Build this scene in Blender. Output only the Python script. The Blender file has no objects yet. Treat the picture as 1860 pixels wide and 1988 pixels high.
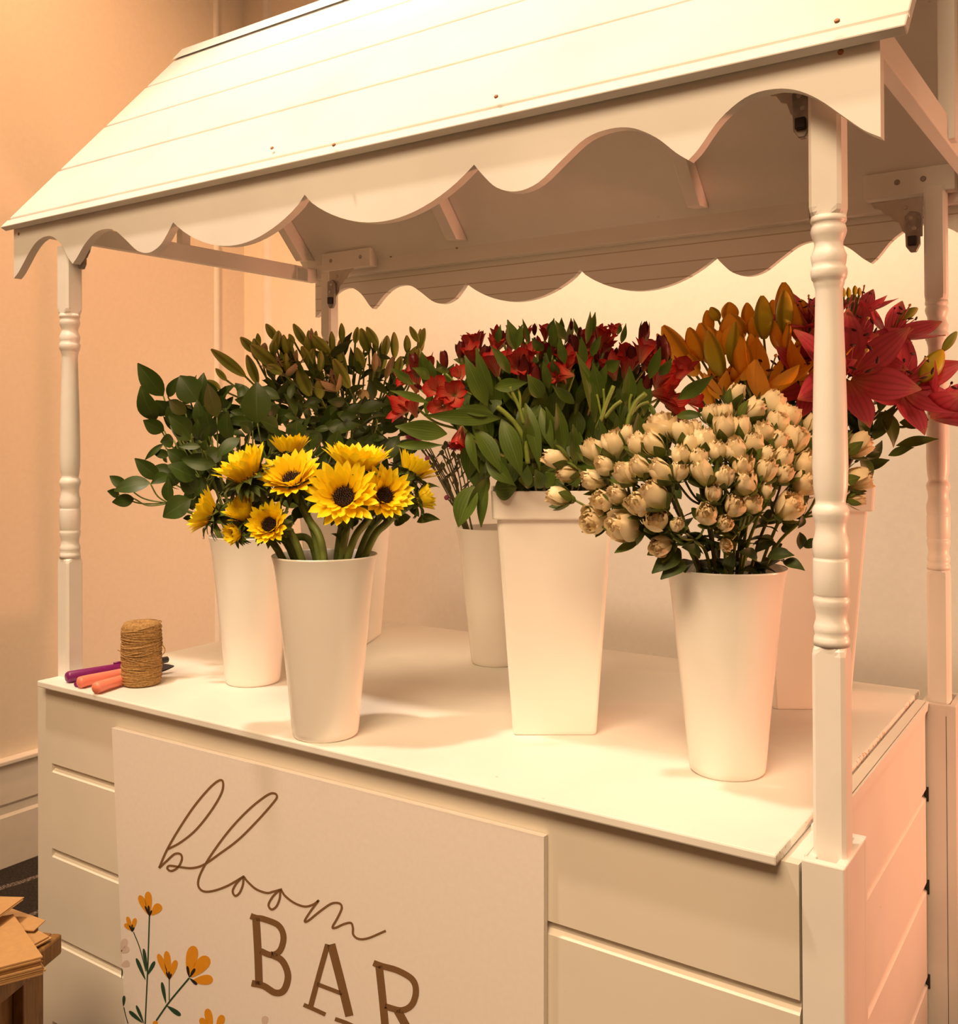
import bpy, bmesh, math, random
from mathutils import Vector as V, Matrix

# ------------------------------------------------------------------ camera
SC = bpy.context.scene
COL = SC.collection
PW, PH = 1860.0, 1988.0
CAM = V((1.84352, -1.10576, 1.37366))
YAW, PITCH, ROLL = -0.598567, 0.007382, -0.004762
FPX, CYO = 1863.25, -143.424
FWD = V((math.sin(YAW)*math.cos(PITCH), math.cos(YAW)*math.cos(PITCH), math.sin(PITCH)))
_r0 = V((math.cos(YAW), -math.sin(YAW), 0)); _u0 = _r0.cross(FWD)
RGT = math.cos(ROLL)*_r0 + math.sin(ROLL)*_u0
UPV = -math.sin(ROLL)*_r0 + math.cos(ROLL)*_u0
cd = bpy.data.cameras.new('camera'); co = bpy.data.objects.new('camera', cd); COL.objects.link(co)
co.matrix_world = Matrix(((RGT.x, UPV.x, -FWD.x, CAM.x), (RGT.y, UPV.y, -FWD.y, CAM.y), (RGT.z, UPV.z, -FWD.z, CAM.z), (0, 0, 0, 1)))
cd.sensor_fit = 'HORIZONTAL'; cd.sensor_width = 36.0; cd.lens = FPX/PW*36.0; cd.shift_y = CYO/PW
cd.clip_start = .05
SC.camera = co

# ------------------------------------------------------------------ light and exposure
w = bpy.data.worlds.new('world'); SC.world = w; w.use_nodes = True
w.node_tree.nodes['Background'].inputs[0].default_value = (1.0, .46, .20, 1)
w.node_tree.nodes['Background'].inputs[1].default_value = .30
def spot(name, loc, target, power, color, size_deg, blend=.5, radius=.08):
    l = bpy.data.lights.new(name, 'SPOT'); l.energy = power; l.color = color
    l.spot_size = math.radians(size_deg); l.spot_blend = blend; l.shadow_soft_size = radius
    o = bpy.data.objects.new(name, l); COL.objects.link(o); o.location = loc
    o.rotation_euler = (V(target)-V(loc)).to_track_quat('-Z', 'Y').to_euler(); return o
def area(name, loc, target, power, color, sx, sy):
    l = bpy.data.lights.new(name, 'AREA'); l.energy = power; l.color = color; l.shape = 'RECTANGLE'; l.size = sx; l.size_y = sy
    o = bpy.data.objects.new(name, l); COL.objects.link(o); o.location = loc
    o.rotation_euler = (V(target)-V(loc)).to_track_quat('-Z', 'Y').to_euler(); return o
spot('ceiling_spot', (.10, -.74, 4.45), (.75, .3, 1.2), 350, (1, .765, .58), 48, .6, .09)
spot('wall_wash', (.95, .50, 4.45), (.65, 1.66, 1.75), 560, (1, .79, .57), 70, 1.0, .15)
spot('amber_spot', (-.40, -.45, 4.3), (-1.23, .80, 2.40), 400, (1, .48, .22), 56, 1.0, .12)
spot('pink_uplight', (3.05, 1.15, 1.12), (.95, .38, 1.10), 120, (1, .38, .21), 64, .6, .10)
area('front_fill', (1.5, -2.3, 4.4), (1.1, .1, .95), 74, (1, .70, .42), 2.2, 2.2).data.spread = math.radians(85)  # unseen fill lamp, added to brighten the cart's front faces
SC.view_settings.view_transform = 'Standard'; SC.view_settings.look = 'None'
SC.view_settings.exposure = 0.0; SC.view_settings.gamma = 1.0; SC.view_settings.use_curve_mapping = False

# ------------------------------------------------------------------ measuring helpers (photo pixel -> place in the room)
def ray(x, y): return FWD + RGT*((x-PW/2)/FPX) - UPV*((y-PH/2-CYO)/FPX)
def at(x, y, F): return CAM + ray(x, y)*F                      # F = distance along the viewing axis
def on_y(x, y, Y): d = ray(x, y); return CAM + d*((Y-CAM.y)/d.y)
def on_z(x, y, Z): d = ray(x, y); return CAM + d*((Z-CAM.z)/d.z)
def depth(p): return (V(p)-CAM).dot(FWD)
def view(n): return (RGT*n[0] + UPV*n[1] - FWD*n[2]).normalized()

# ------------------------------------------------------------------ materials
def nodes(name):
    m = bpy.data.materials.new(name); m.use_nodes = True; nt = m.node_tree
    return m, nt, nt.nodes['Principled BSDF']
def N(nt, t, **k):
    n = nt.nodes.new(t)
    for a, b in k.items(): setattr(n, a, b)
    return n
def ramp(nt, src, stops):
    r = N(nt, 'ShaderNodeValToRGB'); e = r.color_ramp.elements
    while len(e) < len(stops): e.new(.5)
    for i, (p, c) in enumerate(stops): e[i].position = p; e[i].color = (*c, 1)
    nt.links.new(src, r.inputs[0]); return r.outputs[0]
def noise(nt, scale, detail=4, coord='Object', stretch=None):
    tc = N(nt, 'ShaderNodeTexCoord'); nz = N(nt, 'ShaderNodeTexNoise'); nz.inputs['Scale'].default_value = scale; nz.inputs['Detail'].default_value = detail
    if stretch:
        mp = N(nt, 'ShaderNodeMapping'); mp.inputs['Scale'].default_value = stretch
        nt.links.new(tc.outputs[coord], mp.inputs[0]); nt.links.new(mp.outputs[0], nz.inputs['Vector'])
    else: nt.links.new(tc.outputs[coord], nz.inputs['Vector'])
    return nz.outputs['Fac']
def bump(nt, b, h, strength, dist=.002):
    bp = N(nt, 'ShaderNodeBump'); bp.inputs['Strength'].default_value = strength; bp.inputs['Distance'].default_value = dist
    nt.links.new(h, bp.inputs['Height']); nt.links.new(bp.outputs[0], b.inputs['Normal'])
def plain(name, c, rough=.5, var=.06, scale=30, metallic=0, bmp=0, coat=0):
    m, nt, b = nodes(name)
    f = noise(nt, scale)
    nt.links.new(ramp(nt, f, [(.3, [x*(1-var) for x in c]), (.7, [min(1, x*(1+var)) for x in c])]), b.inputs['Base Color'])
    b.inputs['Roughness'].default_value = rough; b.inputs['Metallic'].default_value = metallic
    b.inputs['Coat Weight'].default_value = coat; b.inputs['Coat Roughness'].default_value = .2
    if bmp: bump(nt, b, f, bmp)
    return m
def blade_mat(name, stops, rough=.5, streak=None, mid=None, trans=0.0, rib_shade=0, veins=0):
    """colour runs along the blade (uv v), optional fine streaks, optional pale midrib"""
    m, nt, b = nodes(name)
    uv = N(nt, 'ShaderNodeUVMap'); sp = N(nt, 'ShaderNodeSeparateXYZ'); nt.links.new(uv.outputs[0], sp.inputs[0])
    nz = noise(nt, 45, 3)
    ad = N(nt, 'ShaderNodeMath', operation='MULTIPLY_ADD'); nt.links.new(nz, ad.inputs[0]); ad.inputs[1].default_value = .28; 
    sb = N(nt, 'ShaderNodeMath', operation='ADD'); nt.links.new(sp.outputs[1], sb.inputs[0]); sb.inputs[1].default_value = -.14
    nt.links.new(sb.outputs[0], ad.inputs[2])
    colr = ramp(nt, ad.outputs[0], stops)
    if streak or mid:
        ct = N(nt, 'ShaderNodeMath', operation='ADD'); nt.links.new(sp.outputs[0], ct.inputs[0]); ct.inputs[1].default_value = -.5
        ab = N(nt, 'ShaderNodeMath', operation='ABSOLUTE'); nt.links.new(ct.outputs[0], ab.inputs[0])
    if streak:
        wv = N(nt, 'ShaderNodeTexWave'); wv.inputs['Scale'].default_value = 2.6; wv.inputs['Distortion'].default_value = 2.2; wv.inputs['Detail Scale'].default_value = 2
        mp = N(nt, 'ShaderNodeMapping'); mp.inputs['Scale'].default_value = (1.4, .18, 1); nt.links.new(uv.outputs[0], mp.inputs[0]); nt.links.new(mp.outputs[0], wv.inputs[0])
        g = N(nt, 'ShaderNodeMath', operation='GREATER_THAN'); nt.links.new(wv.outputs['Fac'], g.inputs[0]); g.inputs[1].default_value = .60
        f = N(nt, 'ShaderNodeMapRange'); nt.links.new(sp.outputs[1], f.inputs[0]); f.inputs[1].default_value = .92; f.inputs[2].default_value = .25; f.inputs[3].default_value = 0; f.inputs[4].default_value = .95
        mu = N(nt, 'ShaderNodeMath', operation='MULTIPLY'); nt.links.new(g.outputs[0], mu.inputs[0]); nt.links.new(f.outputs[0], mu.inputs[1])
        mx = N(nt, 'ShaderNodeMix', data_type='RGBA'); nt.links.new(mu.outputs[0], mx.inputs[0]); nt.links.new(colr, mx.inputs[6]); mx.inputs[7].default_value = (*streak, 1); colr = mx.outputs[2]
    if rib_shade or veins:                                                  # groove shade painted into a bud's colour, parallel veins along a blade
        k = rib_shade or veins; mm = N(nt, 'ShaderNodeMath', operation='MULTIPLY'); nt.links.new(sp.outputs[0], mm.inputs[0]); mm.inputs[1].default_value = 6.28318*k
        cs = N(nt, 'ShaderNodeMath', operation='COSINE'); nt.links.new(mm.outputs[0], cs.inputs[0])
        mv = N(nt, 'ShaderNodeMix', data_type='RGBA', blend_type='MULTIPLY'); mv.inputs[0].default_value = 1; nt.links.new(colr, mv.inputs[6])
        nt.links.new(ramp(nt, cs.outputs[0], [(.0, (1.12, 1.12, 1.12)), (.55, (1, 1, 1)), (.93, (.60, .60, .55))] if rib_shade else [(.0, (1.06, 1.06, 1.06)), (1, (.84, .86, .80))]), mv.inputs[7]); colr = mv.outputs[2]
    if mid:
        l = N(nt, 'ShaderNodeMath', operation='LESS_THAN'); nt.links.new(ab.outputs[0], l.inputs[0]); l.inputs[1].default_value = .022
        mx = N(nt, 'ShaderNodeMix', data_type='RGBA'); nt.links.new(l.outputs[0], mx.inputs[0]); nt.links.new(colr, mx.inputs[6]); mx.inputs[7].default_value = (*mid, 1); colr = mx.outputs[2]
    nt.links.new(colr, b.inputs['Base Color']); b.inputs['Roughness'].default_value = rough; b.inputs['Specular IOR Level'].default_value = .32
    bump(nt, b, nz, .15, .001)
    if trans:
        tr = N(nt, 'ShaderNodeBsdfTranslucent'); nt.links.new(colr, tr.inputs[0]); ms = N(nt, 'ShaderNodeMixShader'); ms.inputs[0].default_value = trans
        nt.links.new(b.outputs[0], ms.inputs[1]); nt.links.new(tr.outputs[0], ms.inputs[2]); nt.links.new(ms.outputs[0], nt.nodes['Material Output'].inputs[0])
    return m
def painted(name, c, grain=(2, 40, 40), dirt=.12):
    m, nt, b = nodes(name)
    g = noise(nt, 6, 6, stretch=grain); d = noise(nt, 3.5, 8); sp = noise(nt, 55, 5)
    c1 = ramp(nt, d, [(.28, [x*(1-dirt) for x in c]), (.55, c)])
    mx = N(nt, 'ShaderNodeMix', data_type='RGBA', blend_type='MULTIPLY'); mx.inputs[0].default_value = 1; nt.links.new(c1, mx.inputs[6])
    nt.links.new(ramp(nt, sp, [(.20, (.72, .66, .58)), (.255, (1, 1, 1))]), mx.inputs[7])
    nt.links.new(mx.outputs[2], b.inputs['Base Color']); b.inputs['Roughness'].default_value = .48
    bump(nt, b, g, .05, .001); return m
WHITE = painted('white_paint', (.84, .82, .77))
WHITE_V = painted('white_paint_upright', (.84, .82, .77), (40, 40, 2))
DIM_CREAM = painted('dimmed_cabinet_paint', (.76, .71, .61), (2, 40, 40), .1)  # white cart paint, creamier, with the front's dimmer light toned into its colour
WORN = painted('worn_white_paint', (.74, .69, .63), (40, 40, 2), .22)
GLOSS = plain('gloss_white_paint', (.85, .83, .78), .38, .02)
RAWWOOD = plain('raw_wood', (.42, .19, .09), .7, .25, 60)
TUB = plain('white_plastic', (.92, .89, .82), .22, .015, 8)
WALLM = plain('wall_paint', (.82, .73, .61), .75, .02, 60, bmp=.08)
TRIMM = plain('trim_paint', (.82, .78, .72), .5, .03, 20)
CEILM = plain('ceiling_paint', (.7, .66, .6), .8, .03, 10)
SIGNM = plain('sign_board', (.83, .77, .72), .65, .02, 120)
INK = plain('brown_ink', (.20, .105, .04), .6, .05, 200)
PRO = plain('orange_print', (.72, .30, .012), .6, .04, 100); PRK = plain('black_print', (.015, .012, .012), .6, .02); PRG = plain('green_print', (.022, .062, .03), .6, .05); PRP = plain('pale_print', (.66, .53, .46), .6, .05)
METAL = plain('grey_metal', (.30, .27, .25), .38, .25, 60, 1.0); DARKM = plain('dark_metal', (.05, .045, .045), .4, .2, 40, .8); PMETAL = plain('painted_metal', (.55, .50, .46), .45, .08, 50, .2); STEEL = plain('steel', (.22, .21, .22), .4, .05, 40, 1.0)
HOLE = plain('screw_hole', (.03, .02, .015), .8, .1)
KRAFT = plain('kraft_paper', (.47, .27, .105), .75, .06, 90)
OAK, _nt, _b = nodes('brown_wood'); _f = noise(_nt, 5, 6, stretch=(3, 30, 3)); _nt.links.new(ramp(_nt, _f, [(.3, (.15, .07, .014)), (.7, (.32, .165, .04))]), _b.inputs['Base Color']); _b.inputs['Roughness'].default_value = .5; bump(_nt, _b, _f, .2)
TWINE, _nt, _b = nodes('jute'); _f = noise(_nt, 260, 4); _nt.links.new(ramp(_nt, _f, [(.3, (.25, .135, .04)), (.7, (.52, .31, .11))]), _b.inputs['Base Color']); _b.inputs['Roughness'].default_value = .9; bump(_nt, _b, _f, .6)
PURP = plain('purple_plastic', (.20, .012, .13), .35, .06, 50); SALM = plain('salmon_plastic', (.92, .26, .17), .4, .05, 50); BLK = plain('black_plastic', (.012, .012, .012), .35, .1)
CARPET, _nt, _b = nodes('carpet')
_f = noise(_nt, 70, 8, stretch=(1, 5, 1)); _w = N(_nt, 'ShaderNodeTexWave'); _w.inputs['Scale'].default_value = 1.35; _w.inputs['Distortion'].default_value = 5; _w.inputs['Detail'].default_value = 3; _tc = N(_nt, 'ShaderNodeTexCoord'); _nt.links.new(_tc.outputs['Object'], _w.inputs[0])
_mx = N(_nt, 'ShaderNodeMix', data_type='RGBA'); _nt.links.new(ramp(_nt, _f, [(.35, (.012, .010, .011)), (.75, (.075, .06, .05))]), _mx.inputs[6]); _mx.inputs[7].default_value = (.42, .35, .32, 1)
_m2 = N(_nt, 'ShaderNodeMath', operation='MULTIPLY'); _nt.links.new(ramp(_nt, _w.outputs['Fac'], [(.965, (0, 0, 0)), (.99, (1, 1, 1))]), _m2.inputs[0]); _nt.links.new(ramp(_nt, _f, [(.4, (0, 0, 0)), (.6, (1, 1, 1))]), _m2.inputs[1]); _nt.links.new(_m2.outputs[0], _mx.inputs[0])
_nt.links.new(_mx.outputs[2], _b.inputs['Base Color']); _b.inputs['Roughness'].default_value = .95; bump(_nt, _b, _f, .8, .01)
SUNP = blade_mat('sunflower_petal', [(0, (.88, .42, .004)), (.3, (.98, .70, .006)), (1, (1.0, .82, .014))], .55, trans=.25)
SUND = plain('sunflower_disc', (.035, .014, .007), .85, .5, 300, bmp=.9)
SUNC = blade_mat('sunflower_bract', [(0, (.16, .19, .03)), (.5, (.075, .11, .015)), (1, (.06, .085, .012))], .6, mid=(.16, .2, .05))
STEMG = plain('green_stem', (.15, .20, .035), .5, .25, 60); STEML = plain('pale_green_stem', (.20, .26, .04), .45, .2, 60); STEMD = plain('dark_stem', (.09, .075, .022), .55, .3, 60)
LEAFD = blade_mat('dark_leaf', [(0, (.055, .085, .012)), (.6, (.036, .068, .008)), (1, (.04, .062, .008))], .42, mid=(.06, .10, .025))
LEAFO = blade_mat('olive_leaf', [(0, (.09, .10, .02)), (1, (.06, .055, .018))], .4, mid=(.1, .1, .03))
LEAFA = blade_mat('fresh_leaf', [(0, (.125, .18, .026)), (.5, (.075, .128, .015)), (1, (.088, .125, .02))], .45, mid=(.12, .17, .03), trans=.12, veins=7)
LEAFR = blade_mat('rose_leaf', [(0, (.07, .10, .02)), (1, (.04, .07, .016))], .5, mid=(.09, .12, .03))
ROSEP = blade_mat('rose_petal', [(0, (.72, .66, .24)), (.35, (.92, .79, .47)), (.9, (.92, .77, .48)), (1, (.86, .66, .38))], .6, trans=.2)
ROSEC = blade_mat('rose_sepal', [(0, (.16, .22, .03)), (1, (.085, .11, .02))], .55, mid=(.2, .25, .06))
ALSP = blade_mat('alstroemeria_petal', [(0, (.36, .18, .06)), (.3, (.48, .025, .016)), (.75, (.50, .013, .012)), (1, (.38, .008, .012))], .4, streak=(.85, .42, .24), trans=.2)
ALSB = blade_mat('alstroemeria_bud_petal', [(0, (.12, .10, .025)), (.35, (.16, .022, .012)), (1, (.10, .004, .006))], .45)
LILG = blade_mat('green_lily_bud', [(0, (.38, .43, .06)), (.5, (.29, .36, .05)), (1, (.42, .39, .09))], .5, rib_shade=3)
LILW = blade_mat('cream_lily_petal', [(0, (.40, .34, .09)), (.5, (.66, .44, .26)), (1, (.66, .46, .28))], .5, mid=(.5, .36, .16), trans=.2)
LILY = blade_mat('yellow_lily_bud', [(0, (.42, .44, .03)), (.6, (.60, .52, .024)), (1, (.70, .42, .022))], .45, rib_shade=3)
LILO = blade_mat('orange_lily_petal', [(0, (.70, .36, .014)), (.4, (.95, .43, .016)), (1, (.96, .45, .018))], .45, mid=(.84, .36, .012), trans=.2)
LILOB = blade_mat('orange_lily_bud', [(0, (.74, .42, .016)), (.4, (.96, .46, .018)), (1, (.96, .44, .018))], .45, rib_shade=3)
LILP = blade_mat('pink_lily_petal', [(0, (.62, .18, .07)), (.3, (.56, .065, .10)), (.8, (.66, .10, .155)), (1, (.70, .25, .17))], .45, trans=.2, veins=5)
ANTH = plain('dark_anther', (.07, .012, .008), .7, .2, 200); STIG = plain('pale_stigma', (.8, .55, .2), .5, .05)
ASTP = blade_mat('aster_petal', [(0, (.28, .03, .10)), (1, (.52, .14, .26))], .55, trans=.15)

# ------------------------------------------------------------------ mesh building
class MB:
    def __init__(s): s.v = []; s.f = []; s.uv = []; s.mi = []
    def grid(s, P, nu, nv, mi=0, closed=False, flip=False, UV=None):
        b = len(s.v); s.v += P                                     # P[j*nu+i], i across, j along
        for j in range(nv-1):
            for i in range(nu if closed else nu-1):
                i2 = (i+1) % nu
                q = (b+j*nu+i, b+j*nu+i2, b+(j+1)*nu+i2, b+(j+1)*nu+i)
                n = nu if closed else nu-1
                u = [(i/n, j/(nv-1)), ((i+1)/n, j/(nv-1)), ((i+1)/n, (j+1)/(nv-1)), (i/n, (j+1)/(nv-1))]
                s.f.append(q[::-1] if flip else q); s.uv.append(u[::-1] if flip else u); s.mi.append(mi)
    def poly(s, P, mi=0):
        b = len(s.v); s.v += [V(p) for p in P]; s.f.append(tuple(range(b, b+len(P)))); s.uv.append([(.5, .5)]*len(P)); s.mi.append(mi)
    def box(s, x0, x1, y0, y1, z0, z1, mi=0, M=None):
        c = [V((x, y, z)) for z in (z0, z1) for y in (y0, y1) for x in (x0, x1)]
        if M is not None: c = [M @ p for p in c]
        b = len(s.v); s.v += c
        for q in ((0, 2, 3, 1), (4, 5, 7, 6), (0, 1, 5, 4), (2, 6, 7, 3), (0, 4, 6, 2), (1, 3, 7, 5)):
            s.f.append(tuple(b+i for i in q)); s.uv.append([(0, 0), (1, 0), (1, 1), (0, 1)]); s.mi.append(mi)
    def prism(s, P, d, mi=0, side=None):
        """flat outline P extruded by vector d"""
        P = [V(p) for p in P]; n = len(P); b = len(s.v); d = V(d); s.v += P + [p+d for p in P]
        s.f.append(tuple(range(b+n-1, b-1, -1))); s.f.append(tuple(range(b+n, b+2*n)))
        s.uv += [[(.5, .5)]*n]*2; s.mi += [mi]*2
        for i in range(n):
            j = (i+1) % n; s.f.append((b+i, b+j, b+n+j, b+n+i)); s.uv.append([(0, 0), (1, 0), (1, 1), (0, 1)]); s.mi.append(mi if side is None else side)
    def lathe(s, prof, M=None, seg=32, mi=0, cap0=True, cap1=True, lob=0, nl=3):
        P = []
        for r, z in prof:
            for i in range(seg):
                a = 2*math.pi*i/seg; rr = r*(1+lob*math.cos(nl*a)); p = V((rr*math.cos(a), rr*math.sin(a), z)); P.append(M @ p if M is not None else p)
        b = len(s.v); s.grid(P, seg, len(prof), mi, True)
        if cap0: s.f.append(tuple(b+seg-1-i for i in range(seg))); s.uv.append([(.5, 0)]*seg); s.mi.append(mi)
        if cap1: s.f.append(tuple(b+(len(prof)-1)*seg+i for i in range(seg))); s.uv.append([(.5, 1)]*seg); s.mi.append(mi)
    def tube(s, path, rad, seg=7, mi=0, caps=True):
        n = len(path); P = []; ref = None
        for i, p in enumerate(path):
            t = (path[min(i+1, n-1)]-path[max(i-1, 0)])
            t = t.normalized() if t.length > 1e-9 else V((0, 0, 1))
            if ref is None: ref = t.orthogonal().normalized()
            a = (ref - t*ref.dot(t)).normalized(); ref = a; c = t.cross(a)
            r = rad[i] if isinstance(rad, (list, tuple)) else rad
            P += [p + (a*math.cos(2*math.pi*k/seg) + c*math.sin(2*math.pi*k/seg))*r for k in range(seg)]
        b = len(s.v); s.grid(P, seg, n, mi, True)
        if caps:
            s.f.append(tuple(b+seg-1-i for i in range(seg))); s.uv.append([(.5, 0)]*seg); s.mi.append(mi)
            s.f.append(tuple(b+(n-1)*seg+i for i in range(seg))); s.uv.append([(.5, 1)]*seg); s.mi.append(mi)
    def blade(s, p0, p1, w, up=None, bend=.1, curl=0., fold=.12, prof='ovate', nl=9, nw=4, twist=0., wave=0., mi=0, ph=0.):
        """leaf or petal from p0 to p1"""
        a = p1-p0; L = a.length; an = a.normalized(); up = V(up) if up is not None else -FWD
        sd = an.cross(up)
        if sd.length < 1e-3: sd = an.orthogonal()
        sd.normalize(); nn = sd.cross(an).normalized(); P = []
        for j in range(nl):
            t = j/(nl-1)
            if prof == 'ovate': h = max(.06, math.sin(math.pi*min(1, t**.82))**.85)
            elif prof == 'lance': h = max(.07, math.sin(math.pi*t**.85)**1.05)
            elif prof == 'petal': h = max(.16, math.sin(math.pi*(t**1.45))**.7) if t < .999 else .05
            elif prof == 'spoon': h = .22 + .78*(max(0, math.sin(math.pi*min(1, (t*.96)**2.0)))**.6) if t < .999 else .12
            else: h = max(.05, min(1, t*5+.25))*math.sqrt(max(0, 1-t**3))+.02
            c = p0 + a*t + nn*(bend*L*4*t*(1-t)) + nn*(curl*L*t**3)
            tw = twist*t; s2 = sd*math.cos(tw)+nn*math.sin(tw); n2 = nn*math.cos(tw)-sd*math.sin(tw)
            for i in range(nw+1):
                u = 2*i/nw-1
                P.append(c + s2*(u*w*.5*h) + n2*(fold*w*h*abs(u)**1.4) + n2*(wave*w*abs(u)*math.sin(7*t+ph+2*u)))
        s.grid(P, nw+1, nl, mi)
    def bud(s, p0, p1, w, seg=12, nl=9, lob=.05, mi=0, pw=.92):
        a = p1-p0; L = a.length; M = Matrix.Translation(p0) @ a.to_track_quat('Z', 'Y').to_matrix().to_4x4()
        s.lathe([(max(.0008, w*.5*math.sin(math.pi*(.035+.94*j/(nl-1))**pw)**.66), L*j/(nl-1)) for j in range(nl)], M, seg, mi, lob=lob)
    def build(s, name, mat, parent=None, smooth=True, bevel=0, off=None, seg=2, angle=None):
        me = bpy.data.meshes.new(name)
        o_ = off if off is not None else V((0, 0, 0))
        me.from_pydata([tuple(p-o_) for p in s.v], [], s.f)
        ul = me.uv_layers.new(name='UVMap'); k = 0; dat = ul.data
        for q in s.uv:
            for c in q: dat[k].uv = c; k += 1
        for m in (mat if isinstance(mat, (list, tuple)) else [mat]): me.materials.append(m)
        me.polygons.foreach_set('material_index', s.mi)
        me.polygons.foreach_set('use_smooth', [smooth]*len(me.polygons)); me.update()
        o = bpy.data.objects.new(name, me); COL.objects.link(o)
        if parent is not None: o.parent = parent
        if bevel:
            md = o.modifiers.new('bevel', 'BEVEL'); md.width = bevel; md.segments = seg; md.limit_method = 'ANGLE'; md.angle_limit = math.radians(35)
        return o
def thing(name, label, cat, loc=(0, 0, 0), group=None):
    o = bpy.data.objects.new(name, None); COL.objects.link(o); o.location = loc; o.empty_display_size = .05
    o['label'] = label; o['category'] = cat
    if group: o['group'] = group
    return o
def tag(o, label, cat, group=None):
    o['label'] = label; o['category'] = cat
    if group: o['group'] = group
    return o
def struct(o): o['kind'] = 'structure'; return o
def curve(pts, n=12):
    """Catmull-Rom through points"""
    P = [pts[0]*2-pts[1]] + list(pts) + [pts[-1]*2-pts[-2]]; out = []
    for k in range(1, len(P)-2):
        p0, p1, p2, p3 = P[k-1:k+3]
        for i in range(n):
            t = i/n; out.append(.5*((2*p1)+(p2-p0)*t+(2*p0-5*p1+4*p2-p3)*t*t+(3*p1-p0-3*p2+p3)*t**3))
    out.append(pts[-1]); return out
R = random.Random(7)
TOP = .9                                                              # counter height

# ================================================================== ROOM
WX, WY, CH = -1.23, 1.66, 4.6
m = MB(); m.box(WX-.1, 5, -5, WY+.1, -.05, 0); struct(m.build('floor', CARPET, smooth=False))
m = MB(); m.box(WX-.1, WX, -5, WY+.1, 0, CH); struct(m.build('wall_left', WALLM, smooth=False))
m = MB(); m.box(WX, 5, WY, WY+.1, 0, CH); struct(m.build('wall_back', WALLM, smooth=False))
m = MB(); m.box(WX-.1, 5, -5, WY+.1, CH, CH+.05); struct(m.build('ceiling', CEILM, smooth=False))
def skirting(name, axis):
    m = MB(); pr = [(0, 0), (.022, 0), (.022, .165), (.016, .175), (.016, .20), (.022, .21), (.020, .335), (.034, .338), (.034, .352), (.012, .356), (0, .356)]
    if axis == 'x': m.prism([V((WX+a, -5, z)) for a, z in pr], (0, WY+5, 0))
    else: m.prism([V((WX+.034, WY-a, z)) for a, z in pr], (5-WX, 0, 0))
    return struct(m.build(name, TRIMM, smooth=False, bevel=.003))
skirting('baseboard_left', 'x'); skirting('baseboard_back', 'y')
def vtrim(name, lo, hi, axis, d):
    m = MB(); n = 7; pts = []
    for i in range(n+1):
        t = i/n; h = d*(.25+.75*math.sin(math.pi*t)**.6) if 0 < t < 1 else 0
        pts.append((lo+(hi-lo)*t, h))
    if axis == 'x': m.prism([V((WX+h, y, .36)) for y, h in pts], (0, 0, CH-.36))
    else: m.prism([V((x, WY-h, .36)) for x, h in pts], (0, 0, CH-.36))
    return struct(m.build(name, TRIMM, smooth=False))
vtrim('trim_1', 1.50, 1.525, 'x', .012); vtrim('trim_2', -1.115, -1.068, 'y', .014)

# ================================================================== FLOWER CART
cart = thing('flower_cart', 'white wooden flower cart with a pitched plank roof and scalloped valances', 'market cart', (0, 0, 0))
FY = .02                                                              # front face of the cabinet
def part(mb, name, mat, parent=cart, **k): return mb.build(name, mat, parent, **k)
COUNTER = painted('counter_paint', (.84, .82, .77)); _nt = COUNTER.node_tree; _b = _nt.nodes['Principled BSDF']; _src = _b.inputs['Base Color'].links[0].from_socket
_tc = N(_nt, 'ShaderNodeTexCoord'); _sx = N(_nt, 'ShaderNodeSeparateXYZ'); _nt.links.new(_tc.outputs['Object'], _sx.inputs[0]); _nz = noise(_nt, 120, 6); _n2 = noise(_nt, 14, 4)
_ad = N(_nt, 'ShaderNodeMath', operation='MULTIPLY_ADD'); _nt.links.new(_nz, _ad.inputs[0]); _ad.inputs[1].default_value = .030; _nt.links.new(_sx.outputs[0], _ad.inputs[2])
_a2 = N(_nt, 'ShaderNodeMath', operation='MULTIPLY_ADD'); _nt.links.new(_n2, _a2.inputs[0]); _a2.inputs[1].default_value = .020; _nt.links.new(_ad.outputs[0], _a2.inputs[2])
_g = N(_nt, 'ShaderNodeMath', operation='GREATER_THAN'); _nt.links.new(_a2.outputs[0], _g.inputs[0]); _g.inputs[1].default_value = 1.5284
_mx = N(_nt, 'ShaderNodeMix', data_type='RGBA'); _nt.links.new(_g.outputs[0], _mx.inputs[0]); _nt.links.new(_src, _mx.inputs[6]); _mx.inputs[7].default_value = (.50, .33, .20, 1); _nt.links.new(_mx.outputs[2], _b.inputs['Base Color'])
m = MB(); m.box(0, 1.5, 0, .897, TOP-.013, TOP); part(m, 'counter_board', COUNTER, smooth=False, bevel=.0025)
m = MB(); m.box(1.478, 1.521, FY+.0165, .841, TOP-.030, TOP-.0135); part(m, 'top_frame', WHITE, smooth=False)
m = MB(); m.box(1.5215, 1.5245, .0365, .841, TOP-.022, TOP-.0065); part(m, 'edge_strip', WHITE, smooth=False)
def grooved(lo, hi, z0, z1, zs, depth, thick, gh=.009):
    """profile (offset, z) of a panel with routed V grooves, front at 0"""
    p = [(0, z0)]
    for z in sorted(zs): p += [(0, z-gh), (depth, z-gh*.35), (depth, z+gh*.55), (0, z+gh)]
    return p + [(0, z1), (thick, z1), (thick, z0)]
GZ = [TOP-.178, TOP-.350, TOP-.525, TOP-.70]
m = MB(); m.prism([V((.02, FY+a, z)) for a, z in grooved(0, 0, .06, TOP-.013, GZ, .008, .016)], (1.5, 0, 0)); part(m, 'front_panel', DIM_CREAM, smooth=False)
m = MB(); m.box(-.03, .02, FY, FY+.016, .06, TOP-.013); part(m, 'stile', DIM_CREAM, smooth=False)
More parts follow.
